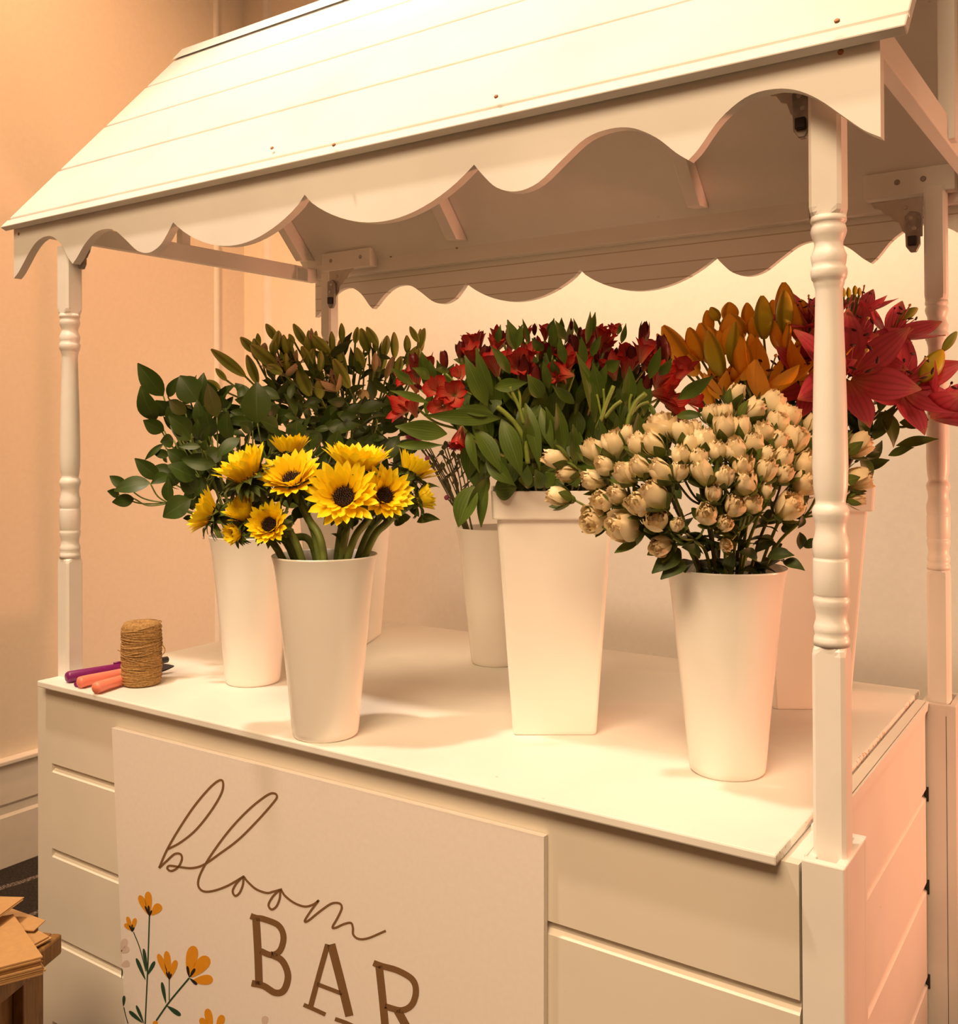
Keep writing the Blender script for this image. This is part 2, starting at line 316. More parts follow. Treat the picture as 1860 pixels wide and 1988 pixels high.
m = MB(); m.prism([V((1.52-a, .13, z)) for a, z in grooved(0, 0, .06, TOP-.006, GZ, .008, .016)], (0, .712, 0)); part(m, 'side_panel', WHITE, smooth=False)
m = MB(); m.prism([V((-.03+a, FY+.016, z)) for a, z in grooved(0, 0, .06, TOP-.013, GZ, .008, .016)], (0, .845, 0)); part(m, 'side_panel', WHITE, smooth=False)
m = MB(); m.box(-.014, 1.504, .865, .881, .06, TOP-.013); part(m, 'back_panel', WHITE, smooth=False)
def corner_box(y0, y1, x0, x1, ztop, mat):
    t = .012; m = MB()
    m.box(x0, x1, y0, y0+t, .0, ztop, 0); m.box(x0, x1, y1-t, y1, .0, ztop, 0)
    m.box(x1-t, x1, y0+t, y1-t, .0, ztop, 0); m.box(x0, x0+t, y0+t, y1-t, .0, ztop-.002, 0); m.box(x0+t, x1-t, y0+t, y1-t, .3, ztop-.035, 0)
    return part(m, 'corner_post_box', mat, smooth=False, bevel=.0018)
cb = corner_box(.021, .132, 1.5225, 1.5705, TOP-.006, WHITE_V)
cb2 = corner_box(.842, .952, 1.509, 1.5705, TOP-.010, WORN)
m = MB()
for z in GZ[:3]: m.box(1.5160, 1.5235, .8395, .8418, z-.014, z+.012)
m.build('notch', HOLE, cb2, smooth=False)
m = MB()
m.box(1.5535, 1.5543, .8413, .8425, .3, TOP-.03)
m.build('board_seam', HOLE, cb2, smooth=False)

# turned posts --------------------------------------------------------------
TURN = [(75, 58), (95, 60), (103, 57), (108, 53), (125, 58), (140, 60), (160, 56), (185, 48), (200, 47), (225, 53), (245, 60), (275, 57), (290, 54), (300, 60), (312, 61), (325, 61), (345, 57), (352, 52), (365, 51), (380, 47), (400, 45), (550, 48), (700, 52), (900, 56), (1050, 58), (1150, 59), (1230, 57), (1270, 53), (1290, 50), (1308, 49), (1315, 54), (1335, 61), (1355, 61), (1380, 54), (1410, 51), (1440, 53), (1470, 60), (1500, 61), (1520, 60), (1535, 57), (1540, 56), (1545, 59), (1552, 60), (1600, 60.5), (1690, 59), (1696, 57), (1702, 55), (1712, 60), (1725, 60), (1745, 58), (1770, 52), (1800, 51), (1818, 55), (1835, 59), (1852, 58), (1868, 54), (1875, 57), (1890, 59), (1912, 60)]
def turned(name, x, y, zb, zt, base=.0):
    """square-turned-square post; x, y = centre"""
    m = MB(); h = .0187; C = V((x, y, 0))
    za, zc = TOP+.236+base, TOP+.742+base                              # square ends below / above the turning
    def square(z0, z1, chtop, chbot):
        prof = []; n = 24
        zs = [z0, z0+.004, z0+.010, z1-.010, z1-.004, z1]
        P = []
        for z in zs:
            lim = 9.
            if chtop and z > z1-.0095: lim = .0255-.0055*((z-(z1-.0095))/.0095)
            if chbot and z < z0+.0095: lim = .0255-.0055*(((z0+.0095)-z)/.0095)
            for k in range(n):
                a = 2*math.pi*(k+.5)/n; r = min(h/max(abs(math.cos(a)), abs(math.sin(a))), lim, .0258)
                P.append(C+V((r*math.cos(a), r*math.sin(a), z)))
        b = len(m.v); m.grid(P, n, len(zs), 0, True)
        m.f.append(tuple(b+n-1-i for i in range(n))); m.uv.append([(0, 0)]*n); m.mi.append(0)
        m.f.append(tuple(b+(len(zs)-1)*n+i for i in range(n))); m.uv.append([(0, 0)]*n); m.mi.append(0)
    square(zb, za, True, False); square(zc, zt, False, True)
    prof = []
    for cy, hw in reversed(TURN): prof.append((hw*.000342, zc - (cy-75)/(1912-75)*(zc-za)))
    sm = len(m.f); m.lathe(prof, Matrix.Translation(C), 40)
    o = part(m, 'turned_post', GLOSS, smooth=True)
    for i, pl in enumerate(o.data.polygons): pl.use_smooth = i >= sm
    return o
pFR = turned('turned_post', 1.5475, .0640, TOP-.04, TOP+.90, 0)
pFL = turned('turned_post', 0.0160, .0640, TOP, TOP+.89, .008)
pBR = turned('turned_post', 1.5385, .876, TOP-.04, TOP+.955, 0)
pBL = turned('turned_post', -.0140, .878, TOP, TOP+.955, .035)

# roof (its own small twist, as built) ----------------------------------------
XC, RY, TX, TY = .737, -.0197, -.0177, .0126
RM = Matrix(((math.cos(RY), -math.sin(RY), 0, XC-(math.cos(RY)*XC-math.sin(RY)*.5)), (math.sin(RY), math.cos(RY), 0, .5-(math.sin(RY)*XC+math.cos(RY)*.5)), (TX, TY, 1, TOP-TX*XC-TY*.5), (0, 0, 0, 1)))
def roofed(mb):
    mb.v = [RM @ p for p in mb.v]; return mb
YV, YW, D1, D2, D3 = .0277, .9392, .3411, .6658, .8898
ZC, ZP, ZT, ZVT = .8903, .8412, .8309, .953
EY, EZ, RIDGE_Y, RIDGE_Z, HL, HR = .0074, .9405, .483, 1.4709, .909, .9195
def smooth_edge():
    """lower outline of one half of the valance: (distance from centre, z), centre to end"""
    pts = []
    def arc(f, n): 
        for i in range(n): pts.append(f(i/n))
    zb = .826                                                        # belly of the round lobes
    # centre cusp -> belly -> cusp
    arc(lambda t: (D1*t, ZC-(ZC-zb)*math.sin(math.pi*t)**.75), 22)
    # ogee: cusp -> belly -> arch -> point
    a, b = D1, D2
    key = [(0, ZC-.004), (.05, .868), (.12, .848), (.22, .838), (.33, .845), (.45, .871), (.56, .893), (.67, .899), (.77, .894), (.87, .876), (.95, .853), (1, ZP)]
    vk = [V((a+(b-a)*t, z, 0)) for t, z in key]
    for p in curve(vk, 4)[:-1]: pts.append((p.x, p.y))
    # arch: point -> peak -> tip
    a, b = D2, D3
    key = [(0, ZP), (.06, .853), (.18, .884), (.32, .904), (.45, .908), (.58, .902), (.70, .886), (.82, .862), (.92, .842), (1, ZT)]
    vk = [V((a+(b-a)*t, z, 0)) for t, z in key]
    for p in curve(vk, 4): pts.append((p.x, p.y))
    return pts
HALF = smooth_edge()
def valance(y0, thick, grooves=False):
    low = [(XC-d, z) for d, z in reversed(HALF)] + [(XC+d, z) for d, z in HALF[1:]]
    m = MB(); n = len(low)
    def quadstrip(y, flip):
        P = []
        for x, z in low: P.append(V((x, y, z)))
        for x, z in low: P.append(V((x, y, ZVT)))
        m.grid(P, n, 2, 0, flip=flip)
    quadstrip(y0, False); quadstrip(y0+thick, True)
    P = [V((x, y0, z)) for x, z in low] + [V((x, y0+thick, z)) for x, z in low]; m.grid(P, n, 2, 0, flip=True)
    P = [V((x, y0, ZVT)) for x, z in low] + [V((x, y0+thick, ZVT)) for x, z in low]; m.grid(P, n, 2, 0)
    for x, z in (low[0], low[-1]): m.poly([V((x, y0, z)), V((x, y0+thick, z)), V((x, y0+thick, ZVT)), V((x, y0, ZVT))])
    return part(roofed(m), 'valance', WHITE, smooth=False)
vF = valance(YV, .017); vB = valance(YW, .016)
GROOVED, _nt, _b = nodes('grooved_white_paint')                       # tongue-and-groove lines run along the back valance
_tc = N(_nt, 'ShaderNodeTexCoord'); _dp = N(_nt, 'ShaderNodeVectorMath', operation='DOT_PRODUCT'); _dp.inputs[1].default_value = (-TX, -TY, 1); _nt.links.new(_tc.outputs['Object'], _dp.inputs[0])
_acc = None
for _z in (.9215, .8835, .8500):
    _s = N(_nt, 'ShaderNodeMath', operation='SUBTRACT'); _nt.links.new(_dp.outputs['Value'], _s.inputs[0]); _s.inputs[1].default_value = _z+TOP-TX*XC-TY*.5
    _a = N(_nt, 'ShaderNodeMath', operation='ABSOLUTE'); _nt.links.new(_s.outputs[0], _a.inputs[0]); _l = N(_nt, 'ShaderNodeMath', operation='LESS_THAN'); _nt.links.new(_a.outputs[0], _l.inputs[0]); _l.inputs[1].default_value = .0013
    if _acc is None: _acc = _l.outputs[0]
    else: _m = N(_nt, 'ShaderNodeMath', operation='MAXIMUM'); _nt.links.new(_acc, _m.inputs[0]); _nt.links.new(_l.outputs[0], _m.inputs[1]); _acc = _m.outputs[0]
_nt.links.new(ramp(_nt, _acc, [(0, (.84, .82, .77)), (1, (.55, .48, .40))]), _b.inputs['Base Color']); _b.inputs['Roughness'].default_value = .5
vB.data.materials[0] = GROOVED
def slope(front):
    """roof plane with routed plank grooves; s from eave to ridge"""
    L = math.hypot(RIDGE_Y-EY, RIDGE_Z-EZ); T = .014; gs = [.040, .290, .535, .775]; p = [(0, 0)]; g = .0042
    for s in gs: p += [(s*L-g, 0), (s*L-g*.4, -.005), (s*L+g*.4, -.005), (s*L+g, 0)]
    p += [(L*.995, 0), (L*.995, -T), (0.004, -T)]
    dy, dz = (RIDGE_Y-EY)/L, (RIDGE_Z-EZ)/L; m = MB(); pts = []
    for s, h in p:
        y = EY+dy*s-dz*h*(1); z = EZ+dz*s+dy*h
        if not front: y = 2*RIDGE_Y-y
        pts.append(V((XC-HL, y, z)))
    m.prism(pts, (HL+HR, 0, 0)); return part(roofed(m), 'roof_slope', WHITE, smooth=False, bevel=.0012, seg=1)
slope(True); slope(False)
m = MB(); m.prism([V((XC-HL, RIDGE_Y-.030, RIDGE_Z-.026)), V((XC-HL, RIDGE_Y, RIDGE_Z+.010)), V((XC-HL, RIDGE_Y+.030, RIDGE_Z-.026)), V((XC-HL, RIDGE_Y, RIDGE_Z+.000))], (HL+HR, 0, 0)); part(roofed(m), 'ridge_cap', WHITE, smooth=False)
m = MB(); m.box(XC-D3+.012, 1.29, YW-.030, YW-.0005, .937, 1.003); m.box(1.292, XC+D3-.012, YW-.028, YW-.0005, .935, 1.001); rail = part(roofed(m), 'back_rail', WHITE, smooth=False, bevel=.003)
m = MB(); m.box(XC-D3+.012, XC+D3-.012, YV+.0175, YV+.042, .915, .972); part(roofed(m), 'front_rail', WHITE, smooth=False, bevel=.002)
for x0 in (-.137, XC+D3-.021):
    m = MB(); m.box(x0, x0+.020, YV+.018, YW-.031, .926, .967); part(roofed(m), 'tie_beam', WHITE, smooth=False, bevel=.0015)
def rafter(x0, x1, front):
    L = math.hypot(RIDGE_Y-EY, RIDGE_Z-EZ); dy, dz = (RIDGE_Y-EY)/L, (RIDGE_Z-EZ)/L; m = MB(); pts = []
    for s, h in ((.075, -.015), (L*.985, -.015), (L*.985, -.054), (.105, -.054)):
        y = EY+dy*s-dz*h; z = EZ+dz*s+dy*h
        if not front: y = 2*RIDGE_Y-y
        pts.append(V((x0, y, z)))
    m.prism(pts, (x1-x0, 0, 0)); return part(roofed(m), 'rafter', WHITE, smooth=False, bevel=.0015)
for x0, x1 in ((-.140, -.112), (.402, .434), (1.050, 1.080), (1.588, 1.606)):
    rafter(x0, x1, False); rafter(x0, x1, True)
m = MB(); m.box(1.6125, 1.636, .444, .470, .930, 1.42); part(roofed(m), 'king_post', WHITE_V, smooth=False, bevel=.002)
m = MB(); m.box(-.145, -.122, .444, .470, .930, 1.42); part(roofed(m), 'king_post', WHITE_V, smooth=False, bevel=.002)
def screw(p, d, parent, r=.0042, mat=METAL):
    m = MB(); M = Matrix.Translation(p) @ V(d).to_track_quat('Z', 'Y').to_matrix().to_4x4()
    m.lathe([(r*.9, -.002), (r, .0004), (r*.75, .0012), (r*.3, .0006)], M, 12); return m.build('screw', mat, parent)
for x0, x1, z0, z1, sx in ((-.066, .118, .950, 1.000, (-.030, .082)), (1.405, 1.566, .955, 1.004, (1.466, 1.512))):
    m = MB(); m.box(x0, x1, YW-.062, YW-.0305, z0, z1); bl = part(roofed(m), 'cleat', WHITE, smooth=False, bevel=.002)
    for x in sx: screw(RM @ V((x, YW-.062, (z0+z1)/2+.002)), (0, -1, 0), bl, .0055)
for x in (.165, .39): screw(RM @ V((x, YW-.030, .975)), (0, -1, 0), rail, .0040)
for x, z in ((1.585, .934), (XC-D3+.02, .925)): screw(RM @ V((x, YV, z)), (0, -1, 0), vF, .0035, RAWWOOD)
for px, py in ((528, 287), (648, 281), (1625, 40), (963, 187)):       # nail heads on the front slope
    L = math.hypot(RIDGE_Y-EY, RIDGE_Z-EZ)
    nrm = RM.to_3x3() @ V((0, -(RIDGE_Z-EZ)/L, (RIDGE_Y-EY)/L)); P0 = RM @ V((0, EY, EZ)); d = ray(px, py); P = CAM + d*((P0-CAM).dot(nrm)/d.dot(nrm))
    screw(P+nrm*.0002, nrm, cart, .0032, RAWWOOD)
# folding metal brackets under the cleats
def bracket(x, y, zt, s, k=1.0):
    """x,y,zt = inner top corner beside the post; s = +1 plate runs to +x"""
    m = MB(); out = [(0, 0), (.092, 0), (.086, -.010), (.074, -.014), (.066, -.026), (.058, -.028), (.050, -.040), (.042, -.043), (.036, -.060), (.030, -.066), (.024, -.074), (0, -.074)]
    m.prism([V((x+s*a*k, y, zt+b*k)) for a, b in out], (0, -.0022, 0)); b = part(m, 'folding_bracket', PMETAL, smooth=False, bevel=.0006, seg=1)
    q = MB(); q.prism([V((x+s*a*k, y-.004, zt+c*k)) for a, c in ((.004, -.030), (.020, -.026), (.030, -.036), (.028, -.092), (.020, -.104), (.010, -.104), (.003, -.090))], (0, -.010, 0)); q.build('lever', METAL, b, smooth=False, bevel=.0015)
    g = MB(); g.box(min(x+s*.008*k, x+s*.024*k), max(x+s*.008*k, x+s*.024*k), y-.020, y-.014, zt-.092*k, zt-.074*k); g.build('catch', DARKM, b, smooth=False, bevel=.002)
    for a, c in ((.030, -.016), (.018, -.040), (.013, -.060)): screw(V((x+s*a*k, y-.0022 if a > .02 else y-.0142, zt+c*k)), (0, -1, 0), b, .0042*k, PMETAL)
    return b
bracket(.0055, .858, TOP+.957, 1); bracket(1.519, .857, TOP+.937, -1)
bracket(.0355, .080, TOP+.925, 1, .8); bracket(1.5285, .080, TOP+.925, -1, .8)
# ------------------------------------------------------------------ sign
SY = .009
sign = thing('sign_board', 'pale printed sign board reading bloom BAR on the front of the white cart', 'sign', (.71, SY, .50))
SO = V((.71, SY, .50))
q = [on_y(217, 1413, SY), on_y(1056, 1625, SY), V((1.180, SY, .10)), V((.288, SY, .10))]
m = MB(); m.prism([q[0], q[3], q[2], q[1]], (0, .010, 0)); m.build('panel', SIGNM, sign, smooth=False, off=SO)
def sg(cx, cy, dy=0.): p = on_y(200+cx/2.657, 1400+cy/2.657, SY); p.y -= dy; return p   # zoomed crop -> sign plane
def flat(mb, outline, dy=.0006): mb.prism([sg(x, y, dy) for x, y in outline], (0, dy*.98, 0))
def stroke(mb, pts, wpx, n=10, dy=.0006):
    P = curve([V((x, y, 0)) for x, y in pts], n); Lr, Rr = [], []
    for i, p in enumerate(P):
        t = (P[min(i+1, len(P)-1)]-P[max(i-1, 0)]); t = t.normalized() if t.length > 0 else V((1, 0, 0)); nrm = V((-t.y, t.x, 0))*wpx*.5
        Lr.append(sg(p.x+nrm.x, p.y+nrm.y, dy)); Rr.append(sg(p.x-nrm.x, p.y-nrm.y, dy))
    mb.grid([a for pr in zip(Lr, Rr) for a in pr], 2, len(P))
lt = MB()
stroke(lt, [(290, 757), (330, 665), (390, 560), (470, 440), (550, 345), (600, 305), (620, 315), (612, 370), (560, 460), (480, 560), (400, 625), (330, 662)], 11)
stroke(lt, [(290, 757), (330, 720), (370, 685), (400, 685), (408, 710), (390, 750), (355, 772), (333, 760), (345, 745), (400, 752), (460, 757), (520, 740), (600, 685), (700, 610), (800, 510), (875, 425), (898, 390), (885, 372), (850, 380), (770, 440), (680, 530), (600, 630), (530, 735), (495, 810), (495, 855), (525, 878), (580, 872), (650, 845), (730, 798)], 11)
stroke(lt, [(725, 800), (690, 835), (670, 875), (683, 900), (705, 885), (722, 845), (728, 805), (745, 825), (790, 865), (845, 885), (880, 878), (925, 866)], 11)
stroke(lt, [(915, 868), (880, 900), (855, 945), (870, 970), (895, 955), (912, 915), (918, 872), (940, 900), (985, 935), (1040, 955), (1085, 945), (1115, 922)], 11)
stroke(lt, [(1115, 922), (1075, 975), (1042, 1028), (1060, 1028), (1120, 980), (1180, 940), (1222, 940), (1232, 965), (1210, 1015), (1185, 1060), (1200, 1065), (1245, 1045), (1280, 1040), (1290, 1065), (1292, 1100), (1320, 1122), (1370, 1118), (1460, 1080)], 11)
lt.build('lettering', INK, sign, smooth=False, off=SO)
lt = MB()
# B
stroke(lt, [(790, 1015), (800, 1190), (806, 1360)], 39, 6)
stroke(lt, [(762, 1004), (792, 1014), (830, 1020), (905, 1052), (932, 1110), (915, 1180), (870, 1205), (815, 1185)], 31)
stroke(lt, [(862, 1200), (925, 1235), (955, 1310), (935, 1385), (890, 1400), (830, 1365), (768, 1350)], 34)
# A
stroke(lt, [(1160, 1150), (1115, 1310), (1072, 1470)], 27, 6); stroke(lt, [(1178, 1150), (1225, 1330), (1272, 1520)], 43, 6)
stroke(lt, [(1105, 1355), (1170, 1380), (1235, 1405)], 21, 5); stroke(lt, [(1036, 1462), (1090, 1485), (1148, 1512)], 21, 5); stroke(lt, [(1198, 1535), (1255, 1555), (1320, 1585)], 21, 5)
# R
stroke(lt, [(1425, 1262), (1445, 1450), (1462, 1640)], 39, 6)
stroke(lt, [(1396, 1246), (1440, 1262), (1520, 1285), (1595, 1330), (1615, 1390), (1595, 1460), (1540, 1490), (1455, 1470)], 32)
stroke(lt, [(1520, 1490), (1580, 1600), (1640, 1715)], 43, 6); stroke(lt, [(1420, 1620), (1465, 1640), (1520, 1660)], 21, 5)
lt.build('lettering', INK, sign, smooth=False, off=SO)
pf = MB()
def oval(x0, y0, x1, y1, wd, mi, dy=.0004):
    a = V((x1-x0, y1-y0, 0)); L = a.length; t = a/L; nn = V((-t.y, t.x, 0)); o = []
    for k in range(18):
        th = 2*math.pi*k/18; s = .5-.5*math.cos(th); wv = math.sin(th)*wd*.5*(.45+.75*s)
        o.append(sg(x0+a.x*s+nn.x*wv, y0+a.y*s+nn.y*wv, dy))
    pf.poly(o, mi)
def line(pts, wpx, mi, dy=.0003):
    b = len(pf.f); stroke(pf, pts, wpx, 6, dy)
    for i in range(b, len(pf.f)): pf.mi[i] = mi
O_, K_, G_, P_ = 0, 1, 2, 3
PRINTS = [
 ([((240, 1000), (232, 1250), (218, 1562), 7), ((158, 1088), (190, 1170), (222, 1290), 5)],
  [(238, 1000, 188, 898, 40, O_), (240, 995, 232, 878, 42, O_), (250, 1000, 298, 945, 52, O_), (148, 1080, 112, 1045, 26, O_), (148, 1078, 126, 1008, 26, O_), (152, 1078, 168, 1015, 26, O_), (240, 1004, 218, 952, 12, K_), (240, 1004, 236, 950, 12, K_), (242, 1004, 252, 975, 12, K_), (150, 1086, 138, 1052, 9, K_), (150, 1086, 152, 1048, 9, K_), (152, 1086, 162, 1062, 9, K_), (228, 1292, 210, 1172, 20, G_), (220, 1335, 172, 1222, 22, G_), (230, 1310, 268, 1238, 22, G_), (212, 1560, 172, 1465, 18, G_), (205, 1556, 135, 1495, 24, G_)]),
 ([((342, 1330), (342, 1390), (342, 1440), 5), ((445, 1325), (345, 1445), (275, 1545), 9)],
  [(336, 1325, 285, 1200, 36, O_), (342, 1325, 328, 1185, 40, O_), (346, 1328, 378, 1232, 36, O_), (440, 1310, 470, 1158, 68, O_), (455, 1320, 545, 1215, 76, O_), (462, 1340, 568, 1330, 58, O_), (342, 1332, 328, 1292, 11, K_), (342, 1332, 342, 1290, 11, K_), (344, 1332, 354, 1302, 11, K_), (446, 1322, 436, 1262, 16, K_), (448, 1322, 476, 1275, 18, K_), (448, 1325, 486, 1358, 18, K_), (325, 1455, 304, 1345, 22, G_), (330, 1468, 402, 1518, 28, G_), (275, 1580, 268, 1545, 30, O_)]),
 ([], [(540, 1600, 505, 1530, 40, O_), (560, 1600, 538, 1482, 46, O_), (590, 1600, 618, 1515, 44, O_)]),
 ([((108, 1475), (118, 1520), (130, 1560), 5)], [(106, 1472, 110, 1415, 18, G_)]),
 ([], [(92, 1190, 118, 1122, 40, P_), (92, 1195, 134, 1168, 40, P_)]), ([], [(94, 1262, 138, 1245, 40, P_)]), ([], [(830, 1575, 840, 1520, 40, P_)]), ([], [(98, 1330, 100, 1280, 8, G_)])]
for lines, ovals in PRINTS:
    pf = MB()
    for p0, p1, p2, wd in lines: line([p0, p1, p2], wd, G_)
    for a in ovals: oval(*a[:5], a[5], {O_: .0004, K_: .0006, G_: .0004, P_: .0002}[a[5]])
    pf.build('printed_flower', [PRO, PRK, PRG, PRP], sign, smooth=False, off=SO)

# ================================================================== VASES
def round_vase(x, y, label, rot=0):
    H = .292; pr = [(0, .0), (.050, .0), (.0535, .004), (.0548, .012), (.0615, .085), (.0705, .172), (.0768, .235), (.0800, .262), (.0835, .282), (.0862, .292), (.0868, .294), (.0860, .2955), (.0845, .294), (.0818, .282), (.0782, .262), (.0750, .235), (.0688, .172), (.0598, .085), (.052, .014), (0, .012)]
    m = MB(); m.lathe([(max(r, .0005), z) for r, z in pr], None, 64); o = tag(m.build('flower_bucket', TUB), label, 'flower bucket', 'white flower buckets on the counter'); o.location = (x, y, TOP)
    return o
def square_vase(x, y, yaw, label):
    def ring(h, z, r=.007):
        P = []
        for sx, sy, a0 in ((1, 1, 0), (-1, 1, 90), (-1, -1, 180), (1, -1, 270)):
            for k in range(4):
                a = math.radians(a0+90*k/3); P.append(V((sx*(h-r)+r*math.cos(a), sy*(h-r)+r*math.sin(a), z)))
        return P
    m = MB(); P = []; rings = [(.0655, .0), (.0675, .002), (.0685, .006), (.0925, .352), (.0925, .3545), (.0995, .3545), (.1005, .357), (.1022, .398), (.1018, .400), (.0998, .400), (.0985, .397), (.0900, .352), (.066, .008)]
    for h, z in rings: P += ring(h, z)
    m.grid(P, 16, len(rings), 0, True)
    m.f.append(tuple(range(15, -1, -1))); m.uv.append([(0, 0)]*16); m.mi.append(0); b = (len(rings)-1)*16; m.f.append(tuple(range(b, b+16))); m.uv.append([(0, 0)]*16); m.mi.append(0)
    o = tag(m.build('flower_bucket', TUB), label, 'flower bucket', 'white flower buckets on the counter'); o.location = (x, y, TOP); o.rotation_euler = (0, 0, yaw)
    for pl in o.data.polygons: pl.use_smooth = False
    md = o.modifiers.new('bevel', 'BEVEL'); md.width = .0015; md.segments = 2; md.limit_method = 'ANGLE'; md.angle_limit = math.radians(40)
    return o
VS = on_z(632, 1425, TOP); VF = on_z(491, 1323, TOP); VM = on_z(963, 1286, TOP); VR = on_z(1412, 1495, TOP)
VA = V((1.0605-.0375, .2575+.0567, TOP)); VL = V((1.331, .698, TOP)); VW = V((.2475, .656, TOP))
round_vase(VS.x, VS.y, 'round white bucket holding the yellow sunflowers')
round_vase(VF.x, VF.y, 'round white bucket of dark green foliage standing behind the sunflower bucket')
round_vase(VM.x, VM.y, 'round white bucket in shade behind the square bucket, holding thin mauve aster stems')
round_vase(VR.x, VR.y, 'round white bucket holding the cream spray roses beside the front post')
square_vase(VA.x, VA.y, math.radians(33.5), 'square white rimmed bucket holding red alstroemeria in the middle of the counter')
square_vase(VL.x, VL.y, math.radians(33.0), 'square white rimmed bucket of orange and pink lilies behind the front post')
square_vase(VW.x, VW.y, math.radians(24.0), 'square white rimmed bucket of budding lilies, pink lit side behind the sunflower bucket')

# ================================================================== FLOWERS
def ordinal(i): return ['first', 'second', 'third', 'fourth', 'fifth', 'sixth', 'seventh', 'eighth', 'ninth', 'tenth', 'eleventh', 'twelfth', 'thirteenth', 'fourteenth', 'fifteenth', 'sixteenth', 'seventeenth', 'eighteenth', 'nineteenth', 'twentieth', 'twenty first', 'twenty second', 'twenty third', 'twenty fourth', 'twenty fifth', 'twenty sixth', 'twenty seventh', 'twenty eighth', 'twenty ninth', 'thirtieth', 'thirty first', 'thirty second', 'thirty third', 'thirty fourth'][i]
def stem_path(head, vase, H, rim, n=None, bas=.6, lift=.05, squeeze=.75):
    """from a head down through the mouth of a bucket to its bottom"""
    d = V((head.x-vase.x, head.y-vase.y, 0)); L = d.length; u = d/L if L > 1e-4 else V((1, 0, 0))
    rr = min(rim, L*squeeze); mouth = V((vase.x, vase.y, TOP+H)) + u*rr
    foot = V((vase.x, vase.y, TOP+.016)) - u*min(.035, rr*bas)
    pts = [foot, mouth]
    if n is not None: pts.append(head - n*lift - V((0, 0, lift*.5)) if n.z > -.2 else head - n*lift*.6)
    pts.append(head); return pts
def mesh_of(mb, name, mat):
    o = mb.build(name, mat); me = o.data; bpy.data.objects.remove(o); return me
def place(name, me, M, parent, O):
    o = bpy.data.objects.new(name, me); COL.objects.link(o); o.parent = parent; o.matrix_local = Matrix.Translation(-O) @ M; return o
LEAF_ME = {}
def unit_leaf(key, mat, w, prof, **k):
    if key not in LEAF_ME: m = MB(); m.blade(V((0, 0, 0)), V((0, 1, 0)), w, V((0, 0, 1)), prof=prof, **k); LEAF_ME[key] = mesh_of(m, 'leaf', mat)
    return LEAF_ME[key]
def leaf_between(me, p0, p1, up, parent, O, wid=1.0):
    a = p1-p0; L = a.length; y = a/L; x = y.cross(up)
    if x.length < 1e-3: x = y.orthogonal()
    x.normalize(); z = x.cross(y); M = Matrix(((x.x*L*wid, y.x*L, z.x*L, p0.x), (x.y*L*wid, y.y*L, z.y*L, p0.y), (x.z*L*wid, y.z*L, z.z*L, p0.z), (0, 0, 0, 1)))
    return place('leaf', me, M, parent, O)
# ---- sunflowers
def orient(pos, n, spin=0):
    q = n.to_track_quat('Z', 'Y'); return Matrix.Translation(pos) @ q.to_matrix().to_4x4() @ Matrix.Rotation(spin, 4, 'Z')
def ray_ring(m, M, cnt, L, W, r0, z0, a0, a1, jit, prof='petal', fold=.12, off=0., rng=R, nl=7, nw=3, curl=0., wave=0.):
    """ring of petals; a0 base angle and a1 tip angle measured from the axis"""
    for k in range(cnt):
        az = 2*math.pi*(k+off+rng.uniform(-jit, jit))/cnt; l = L*rng.uniform(.86, 1.1); b0 = a0+rng.uniform(-.12, .12); b1 = a1+rng.uniform(-.2, .2)
        ca, sa = math.cos(az), math.sin(az); am = (b0+b1)/2
        p0 = V((r0*ca, r0*sa, z0)); p1 = p0 + V((math.sin(am)*ca, math.sin(am)*sa, math.cos(am)))*l
        inn = V((-math.cos(am)*ca, -math.cos(am)*sa, math.sin(am)))
        bd = -math.tan((b1-b0)/4)*.5*.5
        m.blade(M @ p0, M @ p1, W*rng.uniform(.85, 1.15), M.to_3x3() @ inn, -bd, curl, fold, prof, nl, nw, rng.uniform(-.25, .25), wave, ph=rng.uniform(0, 6))
SUN = [(482, 925, 118, (-.42, .80, .22), .52, .035, 'big sunflower turned up to the left, disc hidden, at the upper left'),
       (562, 880, 84, (0, .97, -.1), .55, -.055, 'small sunflower seen from the side at the top of the bunch, behind the others'),
       (568, 933, 108, (-.08, .72, .62), .95, .045, 'sunflower facing upwards just above the middle of the bunch'),
       (692, 912, 132, (.10, .98, .08), .80, .0, 'wide sunflower seen from the side, petals up, at the top right of the bunch'),
       (668, 966, 122, (.0, .42, .88), .98, .085, 'open sunflower with a brown disc facing front in the middle of the bunch'),
       (746, 963, 96, (.32, .36, .82), .85, .045, 'sunflower with a brown disc to the right of the middle one'),
       (796, 922, 92, (.55, .80, -.25), .60, -.03, 'sunflower seen from behind at the far right top of the bunch'),
       (412, 1000, 96, (-.82, .38, .2), .70, -.005, 'leftmost sunflower of the bunch, seen from the side'),
       (478, 1000, 80, (-.42, .62, .5), .40, .035, 'half open sunflower between the leftmost one and the small dark disc one'),
       (462, 1035, 56, (-.55, -.05, .7), .30, .045, 'half closed sunflower hanging lowest at the left of the bunch'),
       (524, 1020, 84, (-.08, .32, .94), .62, .09, 'small low sunflower with a dark disc at the lower front'),
       (812, 972, 70, (.86, .30, -.2), .35, -.005, 'barely open sunflower with shaggy green bracts at the far right of the bunch')]
FS = depth(VS); SROOT = []
